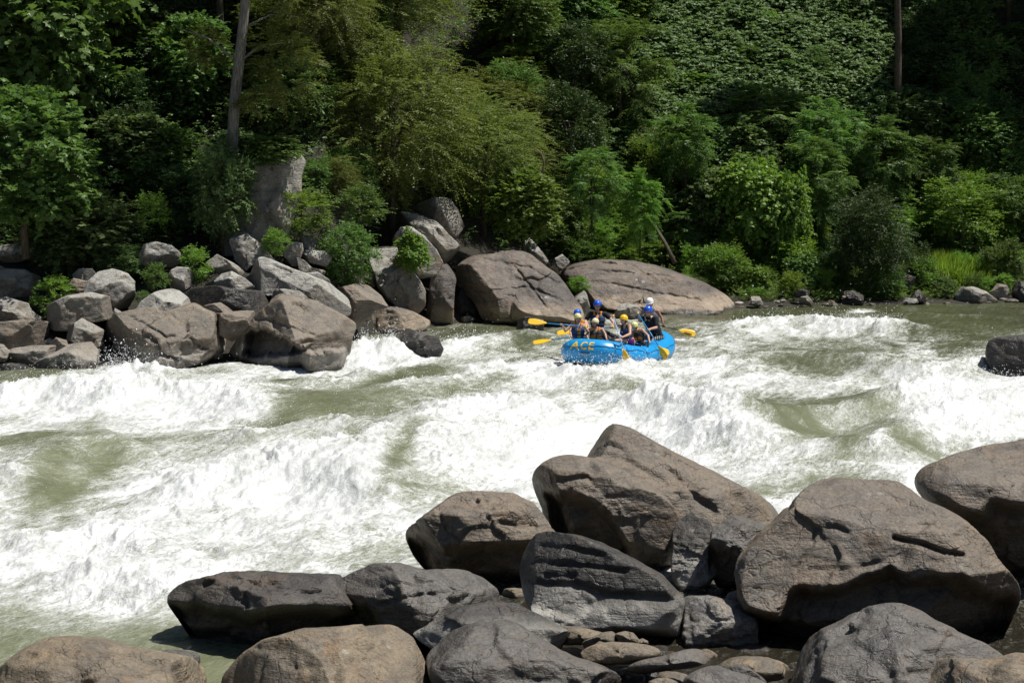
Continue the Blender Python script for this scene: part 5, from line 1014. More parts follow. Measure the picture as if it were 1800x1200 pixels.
    ov = np.array([[1, 0, 0], [-1, 0, 0], [0, 1, 0], [0, -1, 0], [0, 0, 1], [0, 0, -1]], float); of = np.array([(0, 2, 4), (2, 1, 4), (1, 3, 4), (3, 0, 4), (2, 0, 5), (1, 2, 5), (3, 1, 5), (0, 3, 5)])
    V = (P[:, None, :] + ov[None] * (rad[:, None] * np.ones((1, 3)) * np.array([1, 1, 1.25]))[:, None, :]).reshape(-1, 3)
    Fs = (of[None] + (np.arange(len(P)) * 6)[:, None, None]).reshape(-1, 3)
    md, t, b = nmat('spray_water'); b.inputs['Base Color'].default_value = (.86, .88, .88, 1); b.inputs['Roughness'].default_value = .35
    o = link('spray', fast_mesh('spray', V, Fs, True, mats=[md])); tag(o, 'white drops of spray flying over the rapids', 'spray', kind='stuff')
build_water()
# ------------------------------------------------------------------ foliage
def leaf_mat(name, a, b_, trans=.35, rough=.42, hue=.5):
    m = bpy.data.materials.new(name); m.use_nodes = True; t = m.node_tree; b = t.nodes['Principled BSDF']; out = t.nodes['Material Output']
    at = N(t, 'ShaderNodeAttribute', attribute_name='rnd'); tc = N(t, 'ShaderNodeTexCoord'); oi = N(t, 'ShaderNodeObjectInfo')
    n = noise(t, tc.outputs['Object'], 1.1, 3)
    f = math_(t, 'ADD', math_(t, 'MULTIPLY', at.outputs['Fac'], .65), math_(t, 'MULTIPLY', ramp(t, n, [(.35, 0.), (.65, 1.)]), .35))
    c = mix(t, f, a, b_)
    c = mix(t, math_(t, 'MULTIPLY', ramp(t, at.outputs['Fac'], [(.93, 0.), (.97, 1.)]), .6), c, (a[0] * 2.2, a[1] * 1.45, a[2] * .9))
    hs = N(t, 'ShaderNodeHueSaturation'); L(t, c, hs.inputs['Color'])
    L(t, math_(t, 'ADD', .470, math_(t, 'MULTIPLY', oi.outputs['Random'], .032)), hs.inputs['Hue'])
    L(t, math_(t, 'ADD', 1.1, math_(t, 'MULTIPLY', oi.outputs['Random'], .6)), hs.inputs['Value'])
    c = hs.outputs[0]
    L(t, c, b.inputs['Base Color']); b.inputs['Roughness'].default_value = rough; b.inputs['Specular IOR Level'].default_value = .24
    tr = N(t, 'ShaderNodeBsdfTranslucent'); L(t, mix(t, 1., c, (1.25, 1.35, .7), 'MULTIPLY'), tr.inputs[0])
    ms = N(t, 'ShaderNodeMixShader'); ms.inputs[0].default_value = trans
    L(t, b.outputs[0], ms.inputs[1]); L(t, tr.outputs[0], ms.inputs[2]); L(t, ms.outputs[0], out.inputs['Surface'])
    return m
LM = {
 'lobed': leaf_mat('leaf_broad', (0.115, 0.169, 0.032), (0.068, 0.119, 0.030)),
 'olive': leaf_mat('leaf_olive', (.125, .155, .040), (.078, .108, .032), .4),
 'frond': leaf_mat('leaf_pinnate', (.100, .175, .042), (.068, .130, .042), .38),
 'bright': leaf_mat('leaf_bright', (0.124, 0.216, 0.038), (0.078, 0.155, 0.035), .4),
 'mid': leaf_mat('leaf_mid', (0.084, 0.142, 0.036), (0.054, 0.105, 0.032), .35),
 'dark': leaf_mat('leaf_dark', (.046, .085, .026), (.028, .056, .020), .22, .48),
 'vine': leaf_mat('leaf_vine', (.098, .155, .052), (.066, .120, .046), .3, .55),
 'grass': leaf_mat('grass_blade', (0.149, 0.243, 0.041), (0.115, 0.203, 0.038), .4),
}
def bark_mat(name, a, b_):
    m, t, b = nmat(name); tc = N(t, 'ShaderNodeTexCoord')
    mp = N(t, 'ShaderNodeMapping'); mp.inputs['Scale'].default_value = (9, 9, 1.4); L(t, tc.outputs['Object'], mp.inputs[0])
    n = noise(t, mp.outputs[0], 2.5, 6, .65, .5)
    L(t, mix(t, ramp(t, n, [(.35, 0.), (.65, 1.)]), a, b_), b.inputs['Base Color']); b.inputs['Roughness'].default_value = .9
    L(t, bump(t, n, .9, .04), b.inputs['Normal']); return m
BM = {'grey': bark_mat('bark_grey', (.07, .06, .05), (.24, .22, .19)), 'brown': bark_mat('bark_brown', (.03, .022, .015), (.12, .09, .06)), 'log': bark_mat('bark_log', (.09, .06, .04), (.24, .17, .115))}

QUAD = np.array([[0, 0, 0], [.5, .42, .07], [0, 1, -.08], [-.5, .42, .07]])
LOBE = np.array([[0, 0, 0], [.30, .02, .0], [.58, .18, -.06], [.36, .36, .03], [.52, .66, -.04], [.22, .62, .03], [0, 1, -.08], [-.22, .62, .03], [-.52, .66, -.04], [-.36, .36, .03], [-.58, .18, -.06], [-.30, .02, 0]])
HEART = np.array([[0, 0, 0], [.42, .10, .05], [.46, .45, .04], [0, 1, -.08], [-.46, .45, .04], [-.42, .10, .05]])
TPL = {'quad': QUAD, 'lobe': LOBE, 'heart': HEART}

def norml(a): return a / (np.linalg.norm(a, axis=-1, keepdims=True) + 1e-9)
def leaves(pos, tdir, ndir, length, width, tpl='quad'):
    T = TPL[tpl]; t = norml(tdir); s = norml(np.cross(t, ndir)); n = np.cross(s, t); k = len(T)
    l = np.asarray(length)[:, None, None]; w_ = np.asarray(width)[:, None, None]
    V = pos[:, None] + s[:, None] * T[None, :, 0:1] * w_ + t[:, None] * T[None, :, 1:2] * l + n[:, None] * T[None, :, 2:3] * l
    return V.reshape(-1, 3), np.arange(len(pos) * k).reshape(len(pos), k)

def sprays(rs, p0, d, length, nleaf, lsize, lw, droop, planar=.6, pair=False, upbias=.6, start=.15):
    """leaves set along drooping twigs: p0,d (M,3)"""
    M = len(p0); u = np.tile(np.linspace(start, 1, nleaf), (M, 1)); ln = (length * rs.uniform(.7, 1.25, M))[:, None]
    base = p0[:, None] + d[:, None] * (u * ln)[..., None]; base[..., 2] -= droop * (u * ln) ** 2
    tan = d[:, None] * np.ones_like(base); tan[..., 2] -= 2 * droop * (u * ln); tan = norml(tan)
    side = norml(np.cross(tan, np.array([0, 0, 1.]) + 0 * tan) + rs.normal(0, .12, tan.shape))
    sg = np.where(np.arange(nleaf) % 2, 1, -1)[None, :, None]
    ang = .45 if not pair else .28
    td = tan * ang + side * sg + rs.normal(0, .22 if not pair else .07, tan.shape); td[..., 2] -= .18
    up = np.cross(side, tan); up *= np.sign(up[..., 2:3] + 1e-6)
    nd = norml(up * upbias + rs.normal(0, .45 if not pair else .12, tan.shape) * (1 - planar * .5))
    prof = (np.sin(np.clip(u * .85 + .12, 0, 1) * math.pi) * .5 + .55) if pair else np.ones_like(u)
    ls = lsize * rs.uniform(.7, 1.25, u.shape) * prof
    return base.reshape(-1, 3), td.reshape(-1, 3), nd.reshape(-1, 3), ls.ravel(), (ls * lw).ravel()

def crown(rs, R, nclump, nspray, slen, nleaf, lsize, lw, droop, lo=-.35, rough=.4, tpl='quad', pair=False, shell=.62, csize=.24, off=(0, 0, 0), flat=1.):
    R = np.asarray(R, float); dirs = norml(rs.normal(size=(nclump * 4, 3))); dirs = dirs[dirs[:, 2] > lo][:nclump]
    k = 1 - rough * .6 + rough * (fbm(dirs * 1.7 + rs.uniform(0, 50), 3) * 1.2); rad = np.clip(k, .35, 1.35) * rs.uniform(shell, 1, len(dirs))
    cc = dirs * rad[:, None] * R + np.asarray(off)
    # sprays around each clump, heading out
    P = np.repeat(cc, nspray, 0); O = np.repeat(dirs, nspray, 0)
    v = norml(rs.normal(size=P.shape)); v[:, 2] *= .7
    d = norml(O * .75 + v + np.array([0, 0, .25])); cs = csize * R.mean()
    P = P + norml(rs.normal(size=P.shape)) * (cs * rs.uniform(0, 1, len(P)) ** .5)[:, None] * np.array([1, 1, .6 * flat])
    pos, td, nd, ls, lw_ = sprays(rs, P, d, slen, nleaf, lsize, lw, droop, pair=pair)
    V, F = leaves(pos, td, nd, ls, lw_, tpl)
    # per-leaf variation, correlated inside a spray
    rnd = np.clip(np.repeat(rs.uniform(0, 1, len(P)), nleaf) * .5 + rs.uniform(0, 1, len(pos)) * .5, 0, 1)
    return V, F, rnd, cc

def limb_mesh(rs, targets, H, r0, lean=(0, 0), n=14):
    T = Tris(); top = np.array([lean[0], lean[1], H]); pts = [np.array([0, 0, -.4])]
    for k in range(1, 7): pts.append(top * k / 6 + np.array([rs.normal(0, .03 * H * .3), rs.normal(0, .03 * H * .3), 0]))
    pts = np.array(pts); T.tube(pts, np.linspace(r0, r0 * .35, len(pts)), 8)
    if len(targets):
        for q in targets[rs.choice(len(targets), min(n, len(targets)), replace=False)]:
            k = rs.randint(2, 7); a = pts[k]; mid = (a + q) / 2 + np.array([0, 0, .08 * np.linalg.norm(q - a)])
            T.tube([a, mid, q], [r0 * .35, r0 * .2, r0 * .07], 5)
    return T

PROTO = {}
def proto(key, mat, W_, H_, seed, trunk_r=.06, bark='brown', crown_c=.50, **kw):
    """a plant at its natural size, W_ wide and H_ high"""
    rs = np.random.RandomState(seed); rx = W_ / 2; rz = H_ * kw.pop('rzf', .56)
    V, F, rnd, cc = crown(rs, (rx * .9, rx * .9, rz * .9), off=(0, 0, H_ * crown_c), **kw)
    cm = fast_mesh(key + '_crown', V, F, attrs={'rnd': ('FACE', rnd)}, mats=[LM[mat]])
    tm = limb_mesh(rs, cc, H_ * crown_c, trunk_r).mesh(key + '_trunk', BM[bark])
    PROTO[key] = (cm, tm, W_, H_)

def build_protos():
    for s in (0, 1):
        k = '' if s == 0 else '2'
        proto('sycamore' + k, 'lobed', 4.4, 5.2, 100 + s, .10, nclump=140, nspray=10, slen=.5, nleaf=8, lsize=.145, lw=.95, droop=.35, tpl='lobe', lo=-.95, csize=.2)
        proto('olive' + k, 'olive', 5.0, 7.0, 110 + s, .12, nclump=150, nspray=14, slen=.85, nleaf=20, lsize=.085, lw=.48, droop=.42, lo=-.75, csize=.2, rough=.5, flat=.7)
        proto('sumac' + k, 'frond', 3.6, 4.4, 120 + s, .07, nclump=64, nspray=10, slen=.72, nleaf=20, lsize=.17, lw=.30, droop=.55, pair=True, lo=-.9, csize=.06, shell=.6, rough=.45)
        proto('shrub' + k, 'bright', 1.9, 1.7, 130 + s, .03, nclump=48, nspray=9, slen=.32, nleaf=9, lsize=.085, lw=.6, droop=.35, lo=-.9, csize=.2)
        proto('bush' + k, 'mid', 2.6, 2.4, 140 + s, .05, nclump=80, nspray=11, slen=.42, nleaf=11, lsize=.095, lw=.55, droop=.4, lo=-.95, csize=.2)
        proto('darkbush' + k, 'dark', 4.6, 4.2, 150 + s, .08, nclump=130, nspray=14, slen=.55, nleaf=12, lsize=.105, lw=.42, droop=.6, lo=-.98, csize=.18, rough=.6)
        proto('vines' + k, 'vine', 3.4, 3.2, 160 + s, .05, nclump=120, nspray=10, slen=.42, nleaf=7, lsize=.13, lw=.95, droop=.8, tpl='heart', lo=-.95, csize=.2, rough=.55)
        proto('maple' + k, 'mid', 7.5, 8.5, 170 + s, .16, nclump=150, nspray=14, slen=.8, nleaf=11, lsize=.15, lw=.8, droop=.4, lo=-.6, csize=.18, rough=.5, tpl='heart')
        proto('weed' + k, 'bright', 1.0, .9, 180 + s, .012, nclump=34, nspray=6, slen=.24, nleaf=9, lsize=.075, lw=.38, droop=.3, lo=-.5, csize=.25)
    # grass tuft
    rs = np.random.RandomState(9); n = 900; a = rs.uniform(0, 2 * math.pi, n); r = rs.uniform(0, .6, n) ** .7
    p = np.stack([np.cos(a) * r, np.sin(a) * r, 0 * a], 1); d = np.stack([np.cos(a) * .5 + rs.normal(0, .3, n), np.sin(a) * .5 + rs.normal(0, .3, n), np.ones(n)], 1)
    V, F = leaves(p, d, rs.normal(size=(n, 3)), rs.uniform(.25, .6, n), np.full(n, .03))
    PROTO['grass'] = (fast_mesh('grass_tuft', V, F, attrs={'rnd': ('FACE', rs.uniform(size=n))}, mats=[LM['grass']]), None, 1.2, .6)
build_protos()
RECOL = {}
def recolour(me, mat):
    """the same crown in another leaf colour"""
    if mat is None: return me
    k = (me.name, mat)
    if k not in RECOL: RECOL[k] = me.copy(); RECOL[k].materials.clear(); RECOL[k].materials.append(LM[mat])
    return RECOL[k]

PN = [0]
def plant(key, cx, by, wpx, hpx, label, name='shrub', cat=None, Y=None, group=None, mat=None, rot=None, dz=0., tilt=0., P=None):
    PN[0] += 1; rs = np.random.RandomState(PN[0] + 500)
    cm, tm, W_, H_ = PROTO[key]; cm = recolour(cm, mat)
    if P is None:
        P = hit(cx, by) if Y is None else W(cx, by, Y)
        g = float(terrain(P[0], P[1]))
        if Y is not None: P = np.array([P[0], P[1], max(P[2], g) if P[2] > g + .4 else g])
    sc = P[1] / FPX; sx = wpx * sc / W_; sz = hpx * sc / H_
    o = empty(name, (P[0], P[1], P[2] + dz), rs.uniform(0, 6.28) if rot is None else rot)
    o.scale = (sx, sx, sz); o.rotation_euler[0] = tilt
    tag(o, label, cat or name, group)
    tree = name == 'tree'
    if tm is not None and key not in ('grass', 'weed', 'weed2'): link('trunk' if tree else 'stem', tm, o)
    link('crown' if tree else 'foliage', cm, o)
    return o

def build_plants():
    p = plant
    lw_ = 'trees of the left bank woods'; rw = 'trees of the right bank woods'; sh = 'shrubs on the far bank'; su = 'pinnate leaved trees on the far slope'
    # ---- left
    p('sycamore', 45, 432, 300, 300, 'broad leaved tree hanging over the rocks at the left edge, large lobed leaves', 'tree', Y=54.5, group=lw_, mat='mid')
    p('sycamore2', 130, 470, 240, 180, 'leafy sapling filling the gap under the big leaved tree at the left edge', 'tree', Y=56.5, group=lw_, mat='vine')
    p('sycamore', 70, 420, 420, 520, 'tall lobed leaf tree whose lit branches hang into the top left corner', 'tree', Y=62, group=lw_, rot=2.1, mat='mid')
    p('vines', 232, 300, 190, 130, 'sprawling vine on a drooping branch in the dark woods at left', 'vine', Y=61.5, group=lw_)
    p('bush', 392, 425, 135, 185, 'dark green bush hiding the foot of the tall bare trunk', 'shrub', Y=57.6, group=sh, mat='vine')
    p('vines', 478, 292, 130, 60, 'leafy plant hanging over the top of the cliff face', 'vine', Y=58.3, group=sh, mat='mid')
    p('shrub', 528, 415, 130, 85, 'yellow-green shrub in front of the pale cliff face', 'shrub', Y=58.6, group=sh)
    p('shrub2', 635, 400, 110, 75, 'leafy shrub right of the yellow-green one, darker behind', 'shrub', Y=60.8, group=sh, mat='mid')
    p('bush2', 612, 508, 125, 122, 'dense round bush growing among the pale boulders, left of the tall slanting boulder', 'shrub', Y=59.0, group=sh)
    p('vines2', 722, 482, 78, 80, 'mat of small vines over the pale rounded boulder', 'vine', Y=62.2, group=sh, mat='bright')
    p('bush', 120, 475, 120, 100, 'dark shrub above the dark block at the left edge', 'shrub', Y=56.4, group=sh, mat='dark')
    p('bush2', 215, 482, 120, 70, 'grey-green spreading bush left of the knobbly grey rock', 'shrub', Y=56.2, group=sh, mat='vine')
    p('shrub', 92, 542, 85, 78, 'light green bush in front of the dark block at far left', 'shrub', Y=53.6, group=sh)
    p('shrub2', 276, 514, 55, 52, 'small round bush beside the smooth whitish rock', 'shrub', Y=54.0, group=sh, mat='mid')
    p('shrub', 345, 502, 66, 74, 'upright bush between the smooth whitish rock and the flat grey rock', 'shrub', Y=55.0, group=sh)
    p('shrub2', 484, 452, 60, 50, 'bright small plant beside the upright pale boulder', 'shrub', Y=57.2, group=sh)
    p('weed', 268, 425, 60, 90, 'spindly plant with a curled top rising in the dark at left', 'shrub', Y=57.5, group=sh)
    p('shrub', 250, 535, 30, 26, 'little plant in the crack right of the square-shouldered boulder', 'plant', Y=53.4, group=sh, mat='mid')
    # ---- the tree with the tall bare trunk
    t = empty('tree', W(398, 430, 58.6)); tag(t, 'tall tree with a bare grey trunk standing at the left, its crown above the picture', 'tree', lw_)
    o = np.array(t.location); pts = [W(x, y, 58.6) - o for x, y in [(396, 445), (399, 380), (404, 310), (409, 240), (412, 180), (420, 110), (427, 50), (431, 0), (436, -80), (446, -190), (452, -300)]]
    T = Tris(); T.tube(pts, [.27, .22, .20, .19, .185, .18, .17, .16, .15, .12, .07], 14)
    rs = np.random.RandomState(4)
    for k in range(6):
        a = pts[5 + k % 5]; b = a + np.array([rs.uniform(.8, 2.2), rs.uniform(-1, 1), rs.uniform(.2, 1.2)]) * (1 if k % 3 else np.array([-1, 1, 1])); T.tube([a, (a + b) / 2 + np.array([0, 0, .25]), b], [.05, .035, .012], 6)
    T.obj('trunk', BM['grey'], t)
    V1, F1, r1, _ = crown(rs, (4.4, 3.6, 3.4), 150, 9, .8, 20, .16, .3, .5, pair=True, off=tuple(pts[9] + np.array([.3, 0, 0])), lo=-.9, csize=.1)  # unseen upper crown, enlarged to throw shade over the left woods
    V2, F2, r2, _ = crown(rs, (1.35, 1.2, 2.0), 34, 8, .75, 20, .15, .3, .5, pair=True, off=tuple(W(500, 105, 58.8) - o), lo=-.95, csize=.1)
    V3, F3, r3, _ = crown(rs, (.7, .8, .5), 10, 8, .6, 18, .14, .3, .5, pair=True, off=tuple(W(452, 185, 58.4) - o), lo=-.95, csize=.1)
    V4, F4, r4, _ = crown(rs, (.9, .8, .7), 14, 8, .6, 18, .14, .3, .5, pair=True, off=tuple(W(355, 85, 59.4) - o), lo=-.95, csize=.1)
    n1 = len(V1); n2 = n1 + len(V2); n3 = n2 + len(V3)
    link('crown', fast_mesh('crown', np.vstack([V1, V2, V3, V4]), np.vstack([F1, F2 + n1, F3 + n2, F4 + n3]), attrs={'rnd': ('FACE', np.concatenate([r1, r2, r3, r4]))}, mats=[LM['olive']]), t)
    # ---- centre
    p('olive', 690, 420, 330, 400, 'olive green tree with fine drooping leaves above the highest rocks, left of centre', 'tree', Y=66.5, group=lw_)
    p('olive2', 560, 390, 250, 330, 'thin leaved olive tree between the bare trunk and the fine leaved tree', 'tree', Y=66.0, group=lw_)
    p('olive2', 850, 400, 240, 270, 'low spreading olive tree leaning right over the weeds', 'tree', Y=69.5, group=lw_, rot=1.0)
    p('olive', 660, 200, 380, 300, 'olive tree high at the top of the picture, left of centre', 'tree', Y=72, group=lw_, rot=3.)
    p('bush', 905, 215, 130, 110, 'broad leaved shrub standing out on the slope, its lit top near a dark hollow', 'shrub', Y=78, group=sh, mat='mid')
    p('sycamore2', 920, 440, 165, 165, 'young broad leaved tree just above the big domed slab, shading its top', 'tree', Y=67.8, group=lw_)
    p('maple', 900, 110, 200, 160, 'dark broad leaved tree at the top centre', 'tree', Y=82, group=lw_)
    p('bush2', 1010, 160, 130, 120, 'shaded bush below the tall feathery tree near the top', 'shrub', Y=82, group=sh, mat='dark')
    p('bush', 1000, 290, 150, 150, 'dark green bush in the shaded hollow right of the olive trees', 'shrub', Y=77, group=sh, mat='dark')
    p('sumac', 1090, 220, 190, 215, 'tall feathery tree with bright yellow-green tips near the top, right of centre', 'tree', Y=84, group=su)
    p('sumac2', 1205, 330, 130, 165, 'feathery tree with a bright rosette on top, right of the raft above', 'tree', Y=79.5, group=su)
    p('sumac', 1040, 390, 120, 150, 'fern-like tree with long arching leaves above the weeds of the centre bank', 'tree', Y=73.5, group=su, rot=1.1)
    p('sumac2', 1125, 440, 95, 160, 'slim sapling with large bright leaves beside the leaning dead log', 'tree', Y=74.0, group=su, mat='bright')
    p('sumac', 1350, 260, 190, 140, 'feathery tree below the ivy covered slope', 'tree', Y=86, group=su, rot=4.)
    p('sumac2', 1455, 330, 150, 175, 'feathery tree with a bright yellow-green crown at right of centre', 'tree', Y=82, group=su, rot=2.)
    p('sumac', 1435, 395, 140, 175, 'tree with long silvery fern-like leaves hanging over a dark gap', 'tree', Y=79, group=su, rot=5.)
    p('sumac2', 1545, 370, 170, 185, 'feathery tree at the right with ragged top against dark woods', 'tree', Y=82.5, group=su, rot=.5, mat='mid')
    p('sumac', 1640, 370, 120, 150, 'small feathery tree reaching highest against the dark woods at right', 'tree', Y=84, group=su, rot=3., mat='mid')
    p('vines', 1320, 440, 165, 175, 'shrub draped in hanging vines, bright on its left edge', 'shrub', Y=77.5, group=sh, mat='bright')
    p('vines2', 1240, 420, 130, 120, 'dark vine covered shrub behind the leaning dead log', 'shrub', Y=78.5, group=sh)
    p('vines', 1390, 470, 100, 190, 'column of climbing vines left of the dark round bush', 'vine', Y=77, group=sh, mat='bright', rot=2.)
    p('darkbush', 1528, 522, 215, 200, 'large dark round bush reaching down to the river at right', 'shrub', Y=75.4, group=sh)
    p('bush2', 1260, 492, 90, 75, 'round mid green bush low on the bank behind the wide low slab', 'shrub', Y=75.5, group=sh)
    p('bush', 1690, 440, 170, 130, 'pale green shrub mass on the right slope', 'shrub', Y=81, group=sh, mat='bright')
    p('bush2', 1765, 410, 140, 110, 'shrub on the slope at the right edge', 'shrub', Y=83, group=sh)
    p('bush', 1765, 490, 95, 90, 'dark leafed bush above the dark boulder at the right edge', 'shrub', Y=77.5, group=sh)
    p('shrub', 1683, 438, 46, 44, 'small rounded plant above the bright grass patch', 'shrub', Y=80, group=sh, mat='mid')
    p('shrub2', 1661, 518, 48, 34, 'leafy plant growing in front of the rounded brown boulder', 'plant', Y=75.2, group=sh, mat='mid')
    p('shrub', 1016, 515, 46, 32, 'green tuft between the big domed slab and the wide low slab', 'plant', Y=67.4, group=sh)
    p('shrub2', 1760, 360, 150, 100, 'shrub at the upper right edge of the lit slope', 'shrub', Y=87, group=sh, mat='mid')
    for k, (x, y, w_) in enumerate([(1650, 486, 75), (1685, 492, 80), (1712, 502, 66), (1628, 502, 60), (1668, 478, 70), (1700, 484, 66), (1640, 470, 60), (1612, 488, 50), (1730, 494, 50)]):
        p('grass', x, y, w_, 40, 'tuft of the bright grass patch on the right shore', 'grass_tuft', 'grass', Y=77.2 + k * .2, group='bright grass patch on the right shore')
    # bank weeds nobody could tell apart
    rs = np.random.RandomState(31); k = 0
    regs = [(1190, 1450, 395, 515, 42, 56), (950, 1240, 400, 478, 70, 46), (1200, 1450, 480, 528, 40, 34), (1590, 1800, 420, 520, 24, 40), (945, 1120, 340, 420, 20, 55), (830, 900, 385, 425, 7, 40), (1640, 1800, 330, 420, 18, 60)]
    for x0, x1, y0, y1, n, s in regs:
        for j in range(n):
            x = rs.uniform(x0, x1); y = rs.uniform(y0, y1)
            if x0 == 950 and y > 395 + (x - 950) * .30 + 60: y -= 40
            w_ = s * rs.uniform(.7, 1.5); k += 1
            p(('weed', 'weed2', 'shrub', 'weed')[k % 4], x, y, w_, w_ * rs.uniform(.7, 1.2), 'low bright green weed among many on the far bank slope', 'weed', 'weed', group='weeds on the far bank slope', mat=(None, None, 'mid', 'bright', 'grass')[k % 5])
    # dense growth between the plants above: nothing tells these apart
    rs = np.random.RandomState(47)
    fill = [(940, 1180, 250, 440, 16, 90, 'leafy shrub in the dense green growth of the centre slope', 'shrubs massed on the centre slope', ('bush', 'bush2', 'sumac', 'vines', 'sycamore'), (None, 'bright', 'mid', 'vine')),
            (1180, 1560, 300, 470, 34, 100, 'leafy shrub in the dense green growth of the right slope', 'shrubs massed on the right slope', ('bush', 'sumac', 'vines2', 'sumac2', 'bush2', 'vines'), (None, 'mid', 'bright', 'vine', 'frond')),
            (1400, 1650, 440, 525, 14, 60, 'low bush at the foot of the dark round bush on the right bank', 'low bushes of the right bank', ('bush', 'shrub', 'bush2'), ('mid', 'dark', None)),
            (1200, 1440, 440, 520, 16, 60, 'low bright bush on the bank just above the rubble', 'low bushes above the rubble', ('bush', 'shrub', 'bush2', 'vines'), ('bright', 'mid', None)),
            (1560, 1830, 330, 480, 24, 90, 'pale green shrub in the thicket at the far right of the slope', 'shrubs of the far right thicket', ('bush', 'bush2', 'shrub', 'sumac2', 'vines'), ('bright', 'mid', None)),
            (640, 900, 230, 400, 14, 150, 'olive leaved small tree in the thicket above the highest rocks', 'olive leaved thicket above the rocks', ('olive', 'olive2'), (None,)),
            (880, 1100, 20, 240, 16, 120, 'half shaded leafy tree on the steep upper slope at top centre', 'trees of the upper centre slope', ('maple', 'bush', 'sumac', 'sycamore2', 'maple2'), ('mid', 'dark', None, 'lobed')),
            (60, 420, 90, 420, 22, 130, 'dim leafy shrub in the shaded woods at the left', 'shrubs of the shaded left woods', ('maple', 'bush', 'vines', 'sycamore', 'bush2'), ('dark', 'dark', 'mid', 'dark')),  # mostly dark leaves, their colour standing in for the shade
            (1530, 1840, 110, 330, 26, 130, 'dark shrub in the deep shade of the upper right woods', 'shaded shrubs of the upper right woods', ('maple', 'bush', 'maple2', 'darkbush', 'vines'), ('dark', 'dark', 'dark', 'mid')),  # leaf colour kept dark to imitate deep shade
            (540, 640, 300, 395, 5, 80, 'small olive shrub in the gap right of the cliff face', 'shrubs in the gap right of the cliff', ('olive', 'bush'), (None, 'mid')),
            (430, 660, 30, 250, 16, 120, 'thin leaved shrub in the half shade behind the pale cliff face', 'shrubs behind the cliff face', ('olive', 'maple2', 'bush', 'olive2'), (None, 'mid', 'olive'))]
    for x0, x1, y0, y1, n, s_, lab, grp, keys, mats in fill:
        for j in range(n):
            x = rs.uniform(x0, x1); y = y0 + (y1 - y0) * (j + rs.uniform(0, 1)) / n; w_ = s_ * rs.uniform(.75, 1.4)
            kk = keys[rs.randint(len(keys))]
            if abs(x - 1572) < 60 and y < 270: x += 110
            p(kk, x, y, w_ * (1.2 if kk.startswith(('olive', 'maple')) else 1), w_ * rs.uniform(.8, 1.15), lab, 'shrub', 'shrub', group=grp, mat=mats[rs.randint(len(mats))], dz=-.3)
    # shaded woods: tall trees uphill, trunks standing in the dark
    def tall(x, by, Y, h, tr, label, g, bare=.5, key='maple', w_=8., bark='brown'):
        P = hit(x, by) if Y is None else np.array([(x - 900) / FPX * Y, Y, 0]); P[2] = float(terrain(P[0], P[1]))
        o = empty('tree', P, rs.uniform(0, 6)); tag(o, label, 'tree', g)
        T = Tris(); n = 8; q = np.array([[rs.normal(0, .08) * k, rs.normal(0, .05) * k, h * k / n - (.5 if k == 0 else 0)] for k in range(n + 1)]); T.tube(q, np.linspace(tr, tr * .4, n + 1), 10); T.obj('trunk', BM[bark], o)
        c = link('crown', recolour(PROTO[key][0], 'dark'), o, loc=(0, 0, h * bare)); c.scale = (w_ / 7.5, w_ / 7.5, h * (1.08 - bare) / 8.5)  # crown recoloured darker: woodland shade put into the leaf colour
        return o
    tall(1572, 215, 87, 24, .20, 'tall straight dim trunk standing in the dark woods at upper right', rw, .5, 'maple', 6)
    tall(1403, 60, 109, 22, .20, 'thin trunk at the top edge above the ivy covered slope', rw, .6, 'maple', 3)
    tall(1452, 60, 112, 22, .12, 'thinnest of the trunks at the top edge, right of the ivy covered slope', rw, .6, 'maple', 3)
    for j in range(12):
        x = 1650 + j * 24 + rs.uniform(-15, 15)
        tall(x, 0, 99 + rs.uniform(-3, 12), rs.uniform(11, 17), .16, 'dark shaded tree of the deep woods filling the upper right', rw, rs.uniform(.12, .3), ('maple', 'maple2')[j % 2], rs.uniform(7, 10))
    for j in range(15):
        x = -40 + j * 45 + rs.uniform(-15, 15)
        tall(x, 0, 66 + rs.uniform(0, 12), rs.uniform(14, 20), .15, 'dim tree of the deep woods filling the upper left', lw_, rs.uniform(.10, .3), ('maple', 'maple2')[j % 2], rs.uniform(6, 9))
    for j in range(9):  # out of view, added only to cast shade on the upper right woods
        tall(1850 + j * 55, 0, rs.uniform(85, 99), rs.uniform(20, 24), .28, 'unseen canopy tree added past the right edge to shade the upper right woods', rw, rs.uniform(.45, .55), ('maple', 'maple2')[j % 2], rs.uniform(10, 12))
    for j, x in enumerate((545, 620, 700)):  # crowns above the view, added to darken the left woods with their shadow
        tall(x, 0, 70 + j, 22, .25, 'canopy tree added behind the fine leaved olive tree to shade the left woods', lw_, .55, ('maple', 'maple2')[j % 2], 9)
    for j in range(9):
        p(('bush', 'vines', 'sumac', 'bush2')[j % 4], 1180 + j * 34 + rs.uniform(-15, 15), rs.uniform(60, 225), rs.uniform(45, 85), rs.uniform(35, 60), 'shrub poking out of the ivy on the sunlit upper slope', 'shrub', 'shrub', group='shrubs poking out of the ivy', mat=('mid', 'bright', None, 'vine')[j % 4])
    # leaning dead log, bare branch
    T = Tris(); a, b = W(1186, 462, 74.2), W(1150, 395, 75.6); o = empty('log', a); T.tube([np.zeros(3), (b - a) * .5 + np.array([.03, 0, .02]), b - a], [.10, .085, .06], 9); T.obj('trunk', BM['brown'], o); tag(o, 'dead brown log leaning on the bank behind the wide low slab', 'log')
    T = Tris(); T.tube([W(x, y, 68.5) for x, y in [(945, 330), (953, 305), (957, 285), (951, 270), (940, 260)]], [.05, .045, .04, .03, .012], 7); T.tube([W(x, y, 68.5) for x, y in [(957, 285), (968, 272), (980, 266)]], [.03, .02, .01], 6)
